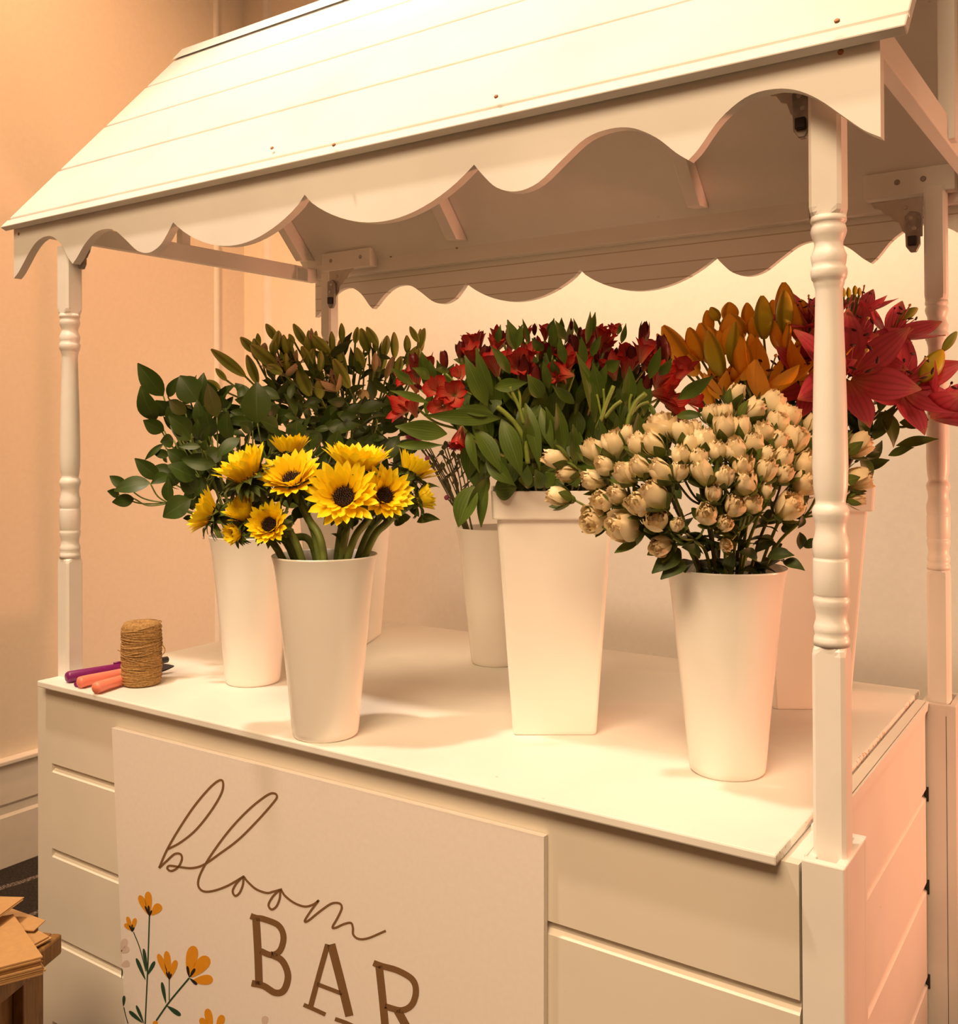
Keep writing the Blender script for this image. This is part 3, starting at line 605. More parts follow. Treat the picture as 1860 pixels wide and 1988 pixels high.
for i, (px, py, dia, nn, op, off, lab) in enumerate(SUN):
    off *= .62
    rng = random.Random(100+i); pos = at(px, py, FS-off); n = view(nn); sc = dia*1.12/FPX*(FS-off)
    r0 = sc*.145; L = sc*.40; M = orient(pos, n, rng.uniform(0, 6)); a0 = .22+.66*op; a1 = .12+1.02*op
    pts = stem_path(pos-n*sc*.16, VS, .292, .072, n, lift=.045, squeeze=.85); rank = sorted(range(12), key=lambda j: SUN[j][0]).index(i); xx = -.066+.132*rank/11
    pts[1] = V((VS.x, VS.y, TOP+.290))+V((RGT.x, RGT.y, 0)).normalized()*xx-V((FWD.x, FWD.y, 0)).normalized()*math.sqrt(.072**2-xx**2)*(.62, -.2, .25)[rank % 3]; pts[0] = V((VS.x, VS.y, TOP+.018))-(pts[1]-V((VS.x, VS.y, TOP+.290)))*.45; pts[2] = pts[1].lerp(pts[3], .62)-n*.012+V((0, 0, .006)); root = thing('sunflower', lab, 'flower', pts[0], 'sunflowers in the round bucket'); O = V(pts[0]); SROOT.append((root, O, pos))
    m = MB(); P = curve(pts, 9); m.tube(P, [.0054+.0018*(k/len(P)) for k in range(len(P))], 9); m.build('stem', STEMG, root, off=O)
    m = MB(); ray_ring(m, M, 14, L*.84, sc*.115, r0*.96, .001, a0*.5, a1*.62, .3, off=.2, rng=rng, fold=.12, curl=.02); ray_ring(m, M, 19, L*1.0, sc*.128, r0, 0, a0*.75, a1*.85, .25, rng=rng, fold=.10, curl=.03); ray_ring(m, M, 20, L*1.12, sc*.135, r0*1.05, -.003, a0, a1, .25, off=.5, rng=rng, curl=-.02)
    m.build('petals', SUNP, root, off=O)
    m = MB(); prof = [(r0*1.05, -.002), (r0*1.02, sc*.03), (r0*.85, sc*.055), (r0*.6, sc*.05), (r0*.35, sc*.035), (.0008, sc*.028)]
    m.lathe(prof, M, 28, cap1=False); 
    for k in range(70):
        rr = r0*math.sqrt((k+.5)/70); a = k*2.39996; hh = sc*(.034+.022*math.sin(min(1, rr/r0)*2.2)); m.bud(M @ V((rr*math.cos(a), rr*math.sin(a), hh-.002)), M @ V((rr*1.05*math.cos(a), rr*1.05*math.sin(a), hh+.004)), sc*.018, 5, 4, 0)
    m.build('disc', SUND, root, off=O)
    m = MB(); m.lathe([(.006, -sc*.17), (r0*.55, -sc*.12), (r0*1.0, -sc*.05), (r0*1.08, -.001)], M, 20)
    ray_ring(m, M, 15, sc*.36, sc*.14, r0*.85, -sc*.04, 1.10, 1.65, .3, 'ovate', .15, 0, rng, curl=-.18, wave=.08); ray_ring(m, M, 14, sc*.34, sc*.13, r0*.7, -sc*.08, 1.5, 2.3, .3, 'ovate', .15, .5, rng, curl=-.2, wave=.08)
    m.build('bracts', SUNC, root, off=O)
    for k in range(3):
        tt = P[int(len(P)*(.66+.11*k))]; az = rng.uniform(0, 6.28); d = V((math.cos(az), math.sin(az), .5)).normalized(); m = MB(); m.blade(tt, tt+d*sc*.46, sc*.30, V((0, 0, 1)), .12, -.2, .12, 'ovate', wave=.05); m.build('leaf', SUNC, root, off=O)

# shaggy leaves filling the bunch under the heads
bleaf = unit_leaf('bract', SUNC, .50, 'ovate', bend=.1, curl=-.22, fold=.14, wave=.04)
for k in range(70):
    rg = random.Random(7000+k); px, py = rg.uniform(440, 815), rg.uniform(915, 1062)
    if py > 1045-abs(px-640)*.18: continue
    off = rg.uniform(-.06, .008); p0 = at(px, py, FS-off); az = rg.uniform(0, 6.28); l = rg.uniform(26, 46); p1 = at(px+l*math.cos(az), py-l*math.sin(az)*.8, FS-off+rg.uniform(-.02, .02)); r = min(SROOT, key=lambda a: (a[2]-p0).length)
    leaf_between(bleaf, p0, p1, -FWD+V((rg.uniform(-.8, .8), rg.uniform(-.8, .8), rg.uniform(0, 1))), r[0], r[1], rg.uniform(.8, 1.1))

# ---- spray roses
def rose(n_pet, op, rng):
    """unit rose along +Z, height about 1, for scaling"""
    m = MB(); Mx = Matrix.Identity(4)
    m.lathe([(.02, .05), (.20, .12), (.27, .35), (.23, .62), (.10, .86), (.03, .90)], None, 14)
    for k in range(n_pet):
        f = k/(n_pet-1); az0 = k*2.39996+rng.uniform(-.25, .25); Rk = .17+.27*f*(.75+.55*op); H = .96-.16*f*op+rng.uniform(-.05, .05); half = 1.05+.12*f
        flare = (-.18+.62*op)*f; P = []; nu, nv = 7, 7
        for j in range(nv):
            t = j/(nv-1)
            for i in range(nu):
                u = 2*i/(nu-1)-1
                prof = math.sin(math.pi*(.12+.60*t))**.8; r = Rk*prof*(1+.05*abs(u)) + flare*.5*t**3 - (.10*(1-f)*t*t)
                hz = .06 + (H-.06)*t*(1-.12*u*u*t) - max(0, flare)*.22*t**4
                ed = .035*math.sin(9*u+k*1.7)*t**4 + .05*rng.uniform(-1, 1)*t**6
                a = az0+half*u*(1-.28*t**2.5)*(.55+.45*math.sin(math.pi*min(1, t+.25)*.5))
                P.append(V(((r+ed)*math.cos(a), (r+ed)*math.sin(a), hz+ed*.6)))
        m.grid(P, nu, nv)
    return m
def calyx(rng, op):
    m = MB(); m.lathe([(.05, -.16), (.13, -.11), (.17, -.02), (.20, .07)], None, 12)
    for k in range(5):
        a = 2*math.pi*k/5+rng.uniform(-.2, .2); c, s = math.cos(a), math.sin(a); o = .10+.25*op*rng.random(); p0 = V((.16*c, .16*s, .0)); p1 = V(((.42+o)*c, (.42+o)*s, .74-.30*op)); m.blade(p0, p1, .40, V((c, s, .3)), .13, .1*rng.random(), -.10, 'ovate', 7, 3)
    return m
ROSE_ME = []
for q, (npet, op) in enumerate(((7, .0), (8, .06), (9, .15), (10, .27), (12, .42), (14, .65))):
    rg = random.Random(q); ROSE_ME.append((mesh_of(rose(npet, op, rg), 'bloom', ROSEP), mesh_of(calyx(rg, op), 'calyx', ROSEC)))
ROSES = [(100, 845, 92, (-.9, .2, .3), .2), (150, 905, 78, (-.7, -.1, .5), .3), (115, 1012, 88, (-.95, .1, .3), .1), (258, 820, 100, (-.4, .7, .5), .4), (270, 940, 100, (-.7, .1, .6), .3), (312, 880, 84, (-.5, .3, .7), .5),
    (350, 790, 110, (-.2, .8, .5), .6), (405, 745, 66, (0, .95, .2), .05), (455, 790, 92, (-.5, .7, .4), .4), (530, 790, 100, (-.6, .6, .4), .2), (560, 715, 130, (-.2, .85, .4), .9), (650, 740, 100, (-.1, .9, .3), .6), (640, 840, 86, (0, .6, .7), .3),
    (745, 780, 104, (0, .8, .5), .3), (700, 720, 66, (0, .9, .3), .3), (770, 655, 74, (-.2, .9, .3), .4), (830, 655, 84, (-.1, .9, .2), .6), (875, 575, 84, (.3, .85, .3), .1), (940, 640, 100, (.6, .6, .4), .3), (1035, 615, 110, (.4, .75, .4), .5), (1100, 670, 110, (.3, .8, .4), .8),
    (830, 720, 104, (-.2, .8, .5), .3), (905, 725, 94, (0, .85, .4), .25), (1010, 740, 92, (-.2, .6, .7), .3), (1060, 700, 100, (.1, .8, .5), .6), (1060, 775, 84, (.3, .7, .6), .4), (1135, 770, 112, (.2, .7, .6), .5), (960, 785, 90, (0, .7, .6), .5), (880, 820, 104, (-.2, .7, .6), .5),
    (800, 820, 84, (0, .6, .7), .3), (910, 880, 90, (0, .5, .85), .7), (1010, 905, 98, (.1, .5, .8), .4), (1000, 830, 70, (.5, .4, .5), .1), (1080, 850, 90, (.2, .6, .7), .4), (1090, 915, 84, (.2, .4, .8), .5), (1190, 880, 112, (.3, .5, .8), .7), (1180, 955, 112, (.2, .3, .9), .8),
    (1210, 710, 92, (.3, .8, .4), .3), (1240, 790, 100, (.5, .6, .6), .5), (1410, 790, 104, (.7, .5, .4), .5), (1405, 935, 104, (.7, .1, .6), .5), (1310, 770, 95, (.5, .7, .4), .5), (1300, 860, 100, (.5, .4, .7), .6), (1310, 960, 95, (.5, .1, .8), .5), (1400, 1020, 62, (.8, -.1, .4), .1),
    (470, 890, 94, (-.5, .4, .7), .2), (400, 915, 100, (-.5, .4, .7), .4), (565, 910, 100, (-.6, .5, .6), .05), (740, 915, 108, (-.4, .6, .7), .2), (630, 905, 80, (0, .5, .8), .5), (828, 930, 88, (0, .5, .85), .4), (920, 960, 104, (-.1, .5, .85), .4), (1015, 990, 62, (0, .9, .4), .0),
    (370, 1005, 90, (-.4, .2, .8), .4), (300, 1030, 92, (-.4, .1, .85), .7), (265, 1110, 112, (-.5, -.1, .8), .9), (535, 1015, 120, (-.5, .5, .7), .2), (460, 1045, 112, (-.4, .2, .85), .6), (405, 1145, 150, (-.55, .05, .8), .5), (535, 1115, 106, (-.2, .2, .95), .7), (620, 1135, 66, (.1, .2, .95), .3), (560, 1220, 100, (-.4, -.2, .9), .6),
    (755, 1090, 98, (-.1, .2, .95), .5), (830, 1130, 78, (0, .1, 1), .5), (875, 1055, 98, (0, .3, .9), .6), (950, 1045, 92, (.1, .4, .9), .6), (1105, 1060, 118, (.2, .3, .9), .7), (835, 1215, 62, (0, -.2, .95), .3), (780, 1000, 84, (-.1, .4, .8), .4), (720, 850, 84, (0, .6, .6), .5), (680, 790, 80, (0, .8, .3), .5)]
FR_ = depth(VR); items = []
for cx, cy, d, nn, op in ROSES:
    px, py = 1040+cx/2.268, 520+cy/2.268; e = ((px-1390)/225)**2 + ((py-940)/175)**2
    off = .115*math.sqrt(max(0, 1-e)) - .035*max(0, (900-py)/130) + .02
    items.append((px, py, d/2.268, nn, op, off))
ord_ = sorted(range(len(items)), key=lambda i: math.atan2(items[i][0]-1405, 1130-items[i][1]))
groups = []; rest = list(ord_)
while rest:                                                            # sprays of three to five neighbouring blooms
    a = rest.pop(0); g = [a]
    rest.sort(key=lambda i: (items[i][0]-items[a][0])**2+(items[i][1]-items[a][1])**2+((items[i][5]-items[a][5])*1200)**2)
    while len(g) < 4 and rest: g.append(rest.pop(0))
    groups.append(g); rest.sort(key=lambda i: math.atan2(items[i][0]-1405, 1130-items[i][1]))
groups.sort(key=lambda g: sum(items[i][0] for i in g)/len(g))
RROOT = []
for gi, g in enumerate(groups):
    rng = random.Random(300+gi); pos = [at(items[i][0], items[i][1], FR_-items[i][5]) for i in g]; mean = sum(pos, V((0, 0, 0)))/len(pos)
    mouth = V((VR.x, VR.y, TOP+.292)); node = mean.lerp(mouth, .36) + V((0, 0, .0))
    pts = stem_path(node, VR, .292, .066, None, squeeze=.5); O = V(pts[0])
    root = thing('spray_rose', 'cream spray rose stem, its blooms %s from the left in the bunch' % ordinal(gi), 'flower', O, 'cream spray roses in the round bucket')
    m = MB(); P = curve(pts, 8); m.tube(P, .0026, 6)
    for i, p in zip(g, pos):
        n = view((items[i][3][0]*1.15, items[i][3][1]+.12, items[i][3][2]*.62)); sz = items[i][2]*1.20/FPX*depth(p); q = curve([node, node.lerp(p-n*sz*.6, .5)+V((0, 0, -.006)), p-n*sz*.55], 5); m.tube(q, .0017, 5)
    m.build('stem', STEML if gi % 3 else STEMD, root, off=O)
    for i, p in zip(g, pos):
        n = view((items[i][3][0]*1.15, items[i][3][1]+.12, items[i][3][2]*.62)); sz = items[i][2]*1.20/FPX*depth(p); op = items[i][4]; k = min(5, int(op*5.01+.5)); S = sz*(1.15-.18*op)
        M = orient(p-n*sz*.42, n, rng.uniform(0, 6)) @ Matrix.Scale(S, 4); b = place('bloom', ROSE_ME[k][0], M, root, O)
        c = bpy.data.objects.new('calyx', ROSE_ME[k][1]); COL.objects.link(c); c.parent = b
    for k in range(3):
        t = P[int(len(P)*(.55+.14*k))-1]; az = rng.uniform(0, 6.28); d = V((math.cos(az), math.sin(az), rng.uniform(-.1, .6))).normalized()
        leaf_between(unit_leaf('rose', LEAFR, .58, 'ovate', bend=.1, curl=-.15, fold=.12, wave=.03), t, t+d*rng.uniform(.035, .055), V((0, 0, 1)), root, O)
    RROOT.append((root, O, mean))
    if gi in (0, 1, len(groups)//2, len(groups)-1, len(groups)-2, len(groups)//3):
        tgt = {0: [(1320, 1075, 1268, 1108), (1290, 1060, 1243, 1020)], 1: [(1330, 1090, 1285, 1120)], len(groups)//3: [(1360, 1080, 1330, 1060)], len(groups)//2: [(1410, 1105, 1425, 1075), (1470, 1085, 1440, 1070)], len(groups)-1: [(1520, 1090, 1562, 1104), (1490, 1080, 1540, 1075)], len(groups)-2: [(1560, 1060, 1598, 1055)]}[gi]
        for x0, y0, x1, y1 in tgt: leaf_between(unit_leaf('rose', LEAFR, .58, 'ovate'), at(x0, y0, FR_-.07), at(x1, y1, FR_-.09), view((0, .5, .8)), root, O, .95)

rleaf = unit_leaf('rose', LEAFR, .58, 'ovate')
for k in range(120):
    rg = random.Random(6000+k); px, py = rg.uniform(1215, 1590), rg.uniform(860, 1095)
    if ((px-1405)/190)**2+((py-930)/165)**2 > 1: continue
    off = rg.uniform(-.08, .045); p0 = at(px, py, FR_-off); az = rg.uniform(0, 6.28); l = rg.uniform(24, 46); p1 = at(px+l*math.cos(az), py-l*math.sin(az), FR_-off+rg.uniform(-.03, .02)); r = min(RROOT, key=lambda a: (a[2]-p0).length)
    leaf_between(rleaf, p0, p1, -FWD+V((rg.uniform(-.8, .8), rg.uniform(-.8, .8), rg.uniform(-.2, .9))), r[0], r[1], rg.uniform(.8, 1.1))

# ---- red alstroemeria
def trumpet(rng, op):
    """unit alstroemeria bloom along +Z, length 1"""
    m = MB(); I = Matrix.Identity(4)
    ray_ring(m, I, 3, .92, .60, .05, 0, .18+.15*op, .25+.75*op, .05, 'spoon', .16, 0, rng, 9, 4, -.06, .03)
    ray_ring(m, I, 3, 1.0, .36, .04, 0, .10+.15*op, .20+.6*op, .05, 'petal', .18, .5, rng, 9, 4, -.08, .03)
    return m
def redbud(rng):
    m = MB(); m.bud(V((0, 0, 0)), V((0, 0, .95)), .42, 12, 9, .10, pw=1.1)
    for k in range(4): a = k*1.57+.4; m.blade(V((.05*math.cos(a), .05*math.sin(a), .1)), V((.14*math.cos(a), .14*math.sin(a), 1.0)), .26, V((math.cos(a), math.sin(a), 0)), .12, 0, -.15, 'petal', 7, 3)
    return m
ALS_ME = []
for q, op in enumerate((.1, .35, .6, .9, 1.1)): ALS_ME.append(mesh_of(trumpet(random.Random(q+50), op), 'bloom', ALSP))
BUD_ME = [mesh_of(redbud(random.Random(q)), 'bud', ALSB) for q in range(2)]
def AX(c): return (740+c[0]/5.47, 590+c[1]/5.47)
def BX(c): return (1060+c[0]/5.47, 590+c[1]/5.47)
ALS = [(AX, 575, 900, (-.25, .25, .9), 4, 300), (AX, 765, 950, (-.1, .1, 1), 4, 320), (AX, 640, 1100, (-.15, -.25, .95), 4, 280), (AX, 835, 740, (-.1, .5, .85), 3, 230), (AX, 490, 640, (-.35, .85, .3), 2, 260), (AX, 250, 790, (-.6, .3, .6), 2, 220), (AX, 210, 1110, (-.97, -.05, .2), 1, 330),
    (AX, 400, 880, (-.5, .3, .7), 5, 160), (AX, 1480, 640, (.1, .25, .95), 4, 330), (AX, 1200, 620, (-.25, .85, .3), 1, 320), (AX, 670, 600, (-.1, .95, .2), 5, 280), (AX, 850, 490, (0, .95, .2), 5, 260), (AX, 960, 520, (-.2, .8, .4), 1, 240), (AX, 1000, 370, (-.2, .9, .2), 1, 190), (AX, 1210, 440, (.2, .85, .3), 1, 230), (AX, 1540, 310, (-.1, .9, .3), 1, 180),
    (AX, 1740, 300, (0, .9, .3), 2, 190), (AX, 1630, 270, (0, .95, .2), 5, 170), (AX, 830, 1420, (-.2, -.85, .3), 0, 260), (AX, 1290, 330, (0, .95, .3), 5, 130), (AX, 1560, 520, (.4, .7, .4), 1, 230), (AX, 1830, 480, (0, .8, .5), 5, 150), (AX, 1830, 760, (-.3, .2, .9), 1, 200),
    (BX, 100, 520, (0, .7, .6), 5, 170), (BX, 240, 590, (-.1, .8, .5), 2, 280), (BX, 160, 730, (-.9, .15, .3), 1, 300), (BX, 560, 320, (.1, .95, .2), 5, 220), (BX, 560, 290, (.2, .9, .3), 1, 180), (BX, 720, 270, (0, .95, .2), 2, 160), (BX, 640, 440, (.2, .8, .5), 2, 180), (BX, 420, 520, (-.1, .9, .4), 2, 140),
    (BX, 540, 570, (0, .6, .7), 5, 200), (BX, 745, 520, (0, .6, .7), 5, 170), (BX, 890, 620, (.25, .85, .4), 1, 380), (BX, 1070, 530, (.15, .95, .2), 2, 370), (BX, 1280, 690, (-.5, .6, .5), 5, 180), (BX, 1440, 700, (.15, .85, .4), 2, 290), (BX, 1260, 930, (.75, .1, .5), 2, 330), (BX, 1390, 1070, (.85, -.3, .3), 2, 380), (BX, 1580, 1040, (.95, -.1, .2), 1, 220),
    (BX, 1390, 1220, (.3, -.6, .6), 5, 190), (BX, 1060, 1320, (-.2, -.5, .7), 5, 200), (BX, 270, 230, (0, .95, .2), 5, 130), (BX, 110, 380, (0, .9, .3), 0, 180), (BX, 360, 300, (0, .9, .3), 5, 150)]
FA = depth(VA); al = []
for fx, cx, cy, nn, kd, sz in ALS:
    px, py = fx((cx, cy)); e = ((px-1060)/300)**2 + ((py-830)/230)**2; off = .150*math.sqrt(max(0, 1-e)) - .06*max(0, (760-py)/130)
    al.append((px, py, nn, kd, sz/5.47, off))
order = sorted(range(len(al)), key=lambda i: al[i][0]); ag = []; rest = list(order)
while rest:
    a = rest.pop(0); g = [a]
    near = sorted(rest, key=lambda i: (al[i][0]-al[a][0])**2+(al[i][1]-al[a][1])**2+((al[i][5]-al[a][5])*900)**2)[:1]
    for i in near:
        if abs(al[i][0]-al[a][0])+abs(al[i][1]-al[a][1]) < 110: g.append(i); rest.remove(i)
    ag.append(g)
ag.sort(key=lambda g: sum(al[i][0] for i in g)/len(g)); AROOT = []
lanc = unit_leaf('lance', LEAFA, .34, 'lance', bend=.06, curl=-.06, fold=.10, wave=.02)
for gi, g in enumerate(ag):
    rng = random.Random(500+gi); pos = [at(al[i][0], al[i][1], FA-al[i][5]) for i in g]; mean = sum(pos, V((0, 0, 0)))/len(pos); ctr = V((VA.x, VA.y, TOP+.40))
    node = mean.lerp(ctr, .34); node.z = max(node.z, TOP+.44); pts = stem_path(node, VA, .395, .080, None, squeeze=.42); O = V(pts[0])
    root = thing('alstroemeria', 'red alstroemeria stem, its flowers %s from the left above the square bucket' % ordinal(gi), 'flower', O, 'red alstroemeria in the square bucket'); AROOT.append((mean, root, O))
    m = MB(); P = curve(pts, 8); m.tube(P, .0040, 7)
    for i, p in zip(g, pos):
        n = view(al[i][2]); s = al[i][4]/FPX*depth(p); q = curve([node, node.lerp(p-n*s*.5, .55)+V((0, 0, -.008)), p-n*s*.5], 5); m.tube(q, .0022, 6)
    m.build('stem', STEML, root, off=O)
    for i, p in zip(g, pos):
        n = view(al[i][2]); s = al[i][4]/FPX*depth(p); k = al[i][3]; f = (1.0 if k < 3 else .78)
        M = orient(p-n*s*.5*f, n, rng.uniform(0, 6)) @ Matrix.Scale(s*f, 4); place('bud' if k == 5 else 'bloom', BUD_ME[gi % 2] if k == 5 else ALS_ME[k], M, root, O)
    for k in range(6):                                                 # whorl of leaves under the flowers, and leaves down the stem
        if k < 4: t = node + V((0, 0, -.006)); az = rng.uniform(0, 6.28); el = rng.uniform(.5, 1.4); ln = rng.uniform(.06, .095)
        else: t = P[int(len(P)*(.62+.13*(k-4)))]; az = rng.uniform(0, 6.28); el = rng.uniform(-.9, .5); ln = rng.uniform(.07, .11)
        d = V((math.cos(az)*math.cos(el), math.sin(az)*math.cos(el), math.sin(el))); leaf_between(lanc, t, t+d*ln, V((0, 0, 1)) if abs(d.z) < .9 else -FWD, root, O, rng.uniform(.8, 1.2))
def aleaf(fx, b, t, w, off0=.13, off1=.15, bend=.05, lower=False):
    p0 = at(*fx(b), FA-off0); p1 = at(*fx(t), FA-off1); c = (p0+p1)/2
    mean, root, O = min(AROOT, key=lambda a: (a[0]-c).length)
    m = MB(); m.blade(p0, p1, w/5.47/FPX*FA*.86, -FWD + V((R.uniform(-.35, .35), R.uniform(-.35, .35), R.uniform(-.1, .35))), bend, R.uniform(-.12, .05), .13, 'lance' if not lower else 'ovate', 11, 4, R.uniform(-.4, .4), .03, ph=R.random()*6)
    m.build('leaf', LEAFA, root, off=O)
for a in (((1130, 1080), (885, 560), 200), ((1180, 980), (1000, 475), 150), ((1270, 1215), (460, 1185), 190), ((1190, 1170), (810, 1100), 140), ((1200, 890), (1560, 830), 160), ((1280, 1220), (1500, 1830), 240), ((700, 1380), (150, 1300), 230), ((1370, 740), (1170, 450), 130), ((1430, 490), (1350, 175), 170), ((1430, 480), (1500, 220), 120), ((330, 860), (105, 680), 110), ((520, 790), (330, 680), 140),
          ((1000, 1330), (1280, 1780), 230), ((920, 1340), (1030, 1790), 130), ((1110, 1630), (1430, 1930), 210), ((1560, 1700), (1540, 1150), 160), ((1530, 1050), (1700, 1760), 170), ((1700, 1100), (1830, 1560), 150), ((500, 1050), (90, 920), 100), ((720, 720), (560, 690), 80), ((900, 620), (770, 590), 80), ((1240, 420), (1260, 230), 80), ((1720, 500), (1600, 360), 120), ((1830, 420), (1830, 160), 110), ((1720, 1000), (1560, 760), 190), ((1780, 900), (1720, 600), 110), ((1580, 420), (1500, 150), 60), ((160, 1500), (660, 1500), 110), ((1560, 1940), (1560, 1700), 130), ((1700, 1960), (1640, 1760), 180), ((1760, 1960), (1860, 1700), 150)):
    aleaf(AX, *a)
for a in (((520, 1260), (340, 500), 210), ((590, 1000), (500, 620), 170), ((860, 1100), (890, 660), 170), ((1400, 1010), (1780, 760), 170), ((1080, 1040), (1180, 1270), 70), ((600, 1480), (570, 1220), 150), ((300, 1680), (290, 1280), 170), ((180, 1560), (100, 1050), 180), ((680, 1450), (770, 1260), 130), ((1100, 800), (1220, 450), 130), ((430, 430), (465, 75), 90), ((470, 330), (520, 95), 90), ((200, 380), (100, 180), 110), ((980, 1450), (980, 1160), 170), ((330, 330), (290, 150), 50), ((800, 420), (850, 205), 70), ((760, 330), (790, 200), 60), ((1380, 1200), (1680, 1170), 120), ((130, 760), (60, 590), 110), ((200, 640), (140, 360), 110), ((400, 660), (380, 350), 110), ((480, 560), (580, 340), 100), ((640, 700), (780, 600), 160), ((300, 1060), (60, 860), 130), ((560, 900), (640, 640), 120), ((60, 1500), (10, 1100), 140), ((1200, 760), (1340, 590), 120), ((30, 330), (90, 155), 90), ((170, 300), (165, 150), 70)):
    aleaf(BX, *a)
for fx, pts, rr in ((AX, [(1560, 1700), (1530, 1480), (1460, 1320), (1350, 1190), (1230, 1090)], .0042), (AX, [(1520, 1280), (1470, 1110), (1400, 960), (1370, 880)], .003), (AX, [(1480, 1120), (1470, 960), (1430, 880)], .0022), (BX, [(540, 1330), (590, 1210), (640, 1060), (720, 870)], .0036), (BX, [(590, 1200), (560, 1040), (540, 960)], .002), (BX, [(600, 1190), (620, 1040), (610, 900)], .002), (BX, [(620, 1210), (720, 1090), (800, 1030)], .003), (BX, [(860, 1330), (890, 1190), (960, 1040), (1060, 950)], .0042), (BX, [(890, 1190), (890, 1040), (910, 960)], .0024), (BX, [(900, 1180), (990, 1080), (1090, 1040)], .0024)):
    P = curve([at(*fx(c), FA-.142) for c in pts], 6); mean, root, O = min(AROOT, key=lambda a: (a[0]-P[-1]).length); m = MB(); m.tube(P, rr, 7); m.build('flower_stalk', STEML, root, off=O)
CX = lambda c: (880+c[0]/3.75, 920+c[1]/3.75)
for b, t, w in (((150, 90), (30, 385), 200), ((240, 60), (195, 390), 90), ((300, 110), (460, 100), 190), ((540, 10), (540, 108), 170), ((780, 20), (700, 105), 150), ((260, 30), (100, 250), 120), ((700, -60), (620, 105), 160), ((420, -80), (380, 100), 170), ((860, -60), (900, 100), 170)):
    aleaf(CX, b, t, w*5.47/3.75, .10, .105, .04, True)
for k in range(150):                                                    # shaded leaves hanging in the depth of the bunch
    px, py = R.uniform(905, 1290), R.uniform(745, 925); e = abs(px-1075)/260
    if e > 1 or px > 1255-.3*(py-745): continue
    off = R.uniform(-.05, .07); p0 = at(px, py-30, FA-off); p1 = at(px+R.uniform(-28, 28), py+R.uniform(30, 62), FA-off-R.uniform(-.02, .03)); mean, root, O = min(AROOT, key=lambda a: (a[0]-p0).length)
    if p1.z < TOP+.39: continue
    leaf_between(lanc, p0, p1, -FWD + V((R.uniform(-.6, .6), R.uniform(-.6, .6), .2)), root, O, R.uniform(1.0, 1.5))

AR2 = [(r, O, mn) for mn, r, O in AROOT]
def crown(x, y):
    top = 640 - 12*math.sin((x-850)/420*math.pi) + max(0, 900-x)*.55 + max(0, x-1250)*.5
    return top+22 < y < top+125
for k in range(120):
    rg = random.Random(4000+k); px, py = rg.uniform(800, 1320), rg.uniform(620, 800)
    if not crown(px, py): continue
    off = rg.uniform(-.06, .10); p0 = at(px, py+14, FA-off); p1 = at(px+rg.uniform(-16, 16), py-rg.uniform(14, 40), FA-off-.01); r = min(AR2, key=lambda a: (a[2]-p0).length)
    if k % 5 < 2: leaf_between(lanc, p0, p1, -FWD+V((rg.uniform(-.7, .7), rg.uniform(-.7, .7), .2)), r[0], r[1], rg.uniform(1.0, 1.6))
    else:
        n = (p1-p0).normalized(); s = .048; M = orient(p0, n, rg.uniform(0, 6)) @ Matrix.Scale(s*rg.uniform(.8, 1.1), 4); kd = k % 2
        place('bud' if kd else 'bloom', BUD_ME[k % 2] if kd else ALS_ME[1], M, r[0], r[1])

# ---- dark foliage branches
FF = depth(VF)
def GX(c): return (200+c[0]/5.47, 690+c[1]/5.47)
FOL = [((640, 430), (365, 85), 220, .0), ((560, 690), (395, 330), 210, .02), ((1010, 490), (810, 215), 290, .02), ((690, 440), (800, 230), 120, -.02), ((850, 260), (985, 235), 60, -.02), ((650, 800), (425, 690), 170, .02), ((1210, 660), (1110, 300), 170, .04), ((1640, 720), (1630, 280), 310, .05), ((940, 830), (700, 640), 200, .07), ((930, 900), (710, 740), 130, .08), ((1020, 900), (1000, 680), 110, .10), ((1040, 910), (1140, 740), 80, .10),
    ((1330, 900), (1320, 590), 220, .06), ((640, 940), (440, 1110), 70, .0), ((1040, 970), (800, 965), 80, .10), ((1070, 1010), (1090, 900), 80, .10), ((1200, 1160), (830, 1100), 180, .08), ((980, 1310), (690, 1160), 230, .06), ((600, 1310), (335, 1095), 170, .0), ((500, 1355), (110, 1430), 200, .03), ((260, 1400), (65, 1280), 120, .01), ((170, 1480), (50, 1440), 100, .0), ((330, 1520), (95, 1560), 140, .02), ((700, 1270), (510, 1360), 130, .02), ((930, 1530), (630, 1715), 250, .06), ((700, 1560), (690, 1310), 140, .04), ((950, 1640), (930, 1380), 170, .04),
    ((1590, 700), (1280, 690), 110, .05), ((1590, 800), (1450, 720), 130, .07), ((1860, 780), (1680, 690), 200, .06), ((1450, 880), (1210, 1080), 150, .09), ((750, 900), (610, 920), 150, .03), ((760, 760), (720, 480), 150, .01), ((700, 620), (560, 480), 190, .01), ((880, 620), (700, 470), 150, .02), ((1050, 760), (1000, 470), 140, .03), ((1150, 860), (1090, 600), 170, .04), ((900, 1150), (680, 1000), 180, .04), ((1000, 1450), (820, 1280), 190, .05), ((1250, 1000), (1050, 1150), 200, .04), ((1080, 1300), (960, 1500), 200, .05), ((780, 1380), (700, 1250), 160, .03), ((1300, 560), (1250, 430), 120, .02), ((1060, 560), (1060, 330), 90, .02), ((1900, 1000), (1800, 760), 220, .06), ((2050, 900), (2060, 690), 200, .05), ((1850, 620), (1740, 540), 140, .03), ((2150, 1000), (2280, 840), 160, .06), ((2300, 950), (2150, 800), 180, .05), ((2450, 1000), (2500, 800), 180, .04), ((2700, 1050), (2620, 880), 230, .03), ((2560, 760), (2380, 760), 170, .02), ((950, 1720), (850, 1730), 60, .05), ((2850, 1000), (2900, 820), 160, .0)]
fb = [[] for _ in range(14)]
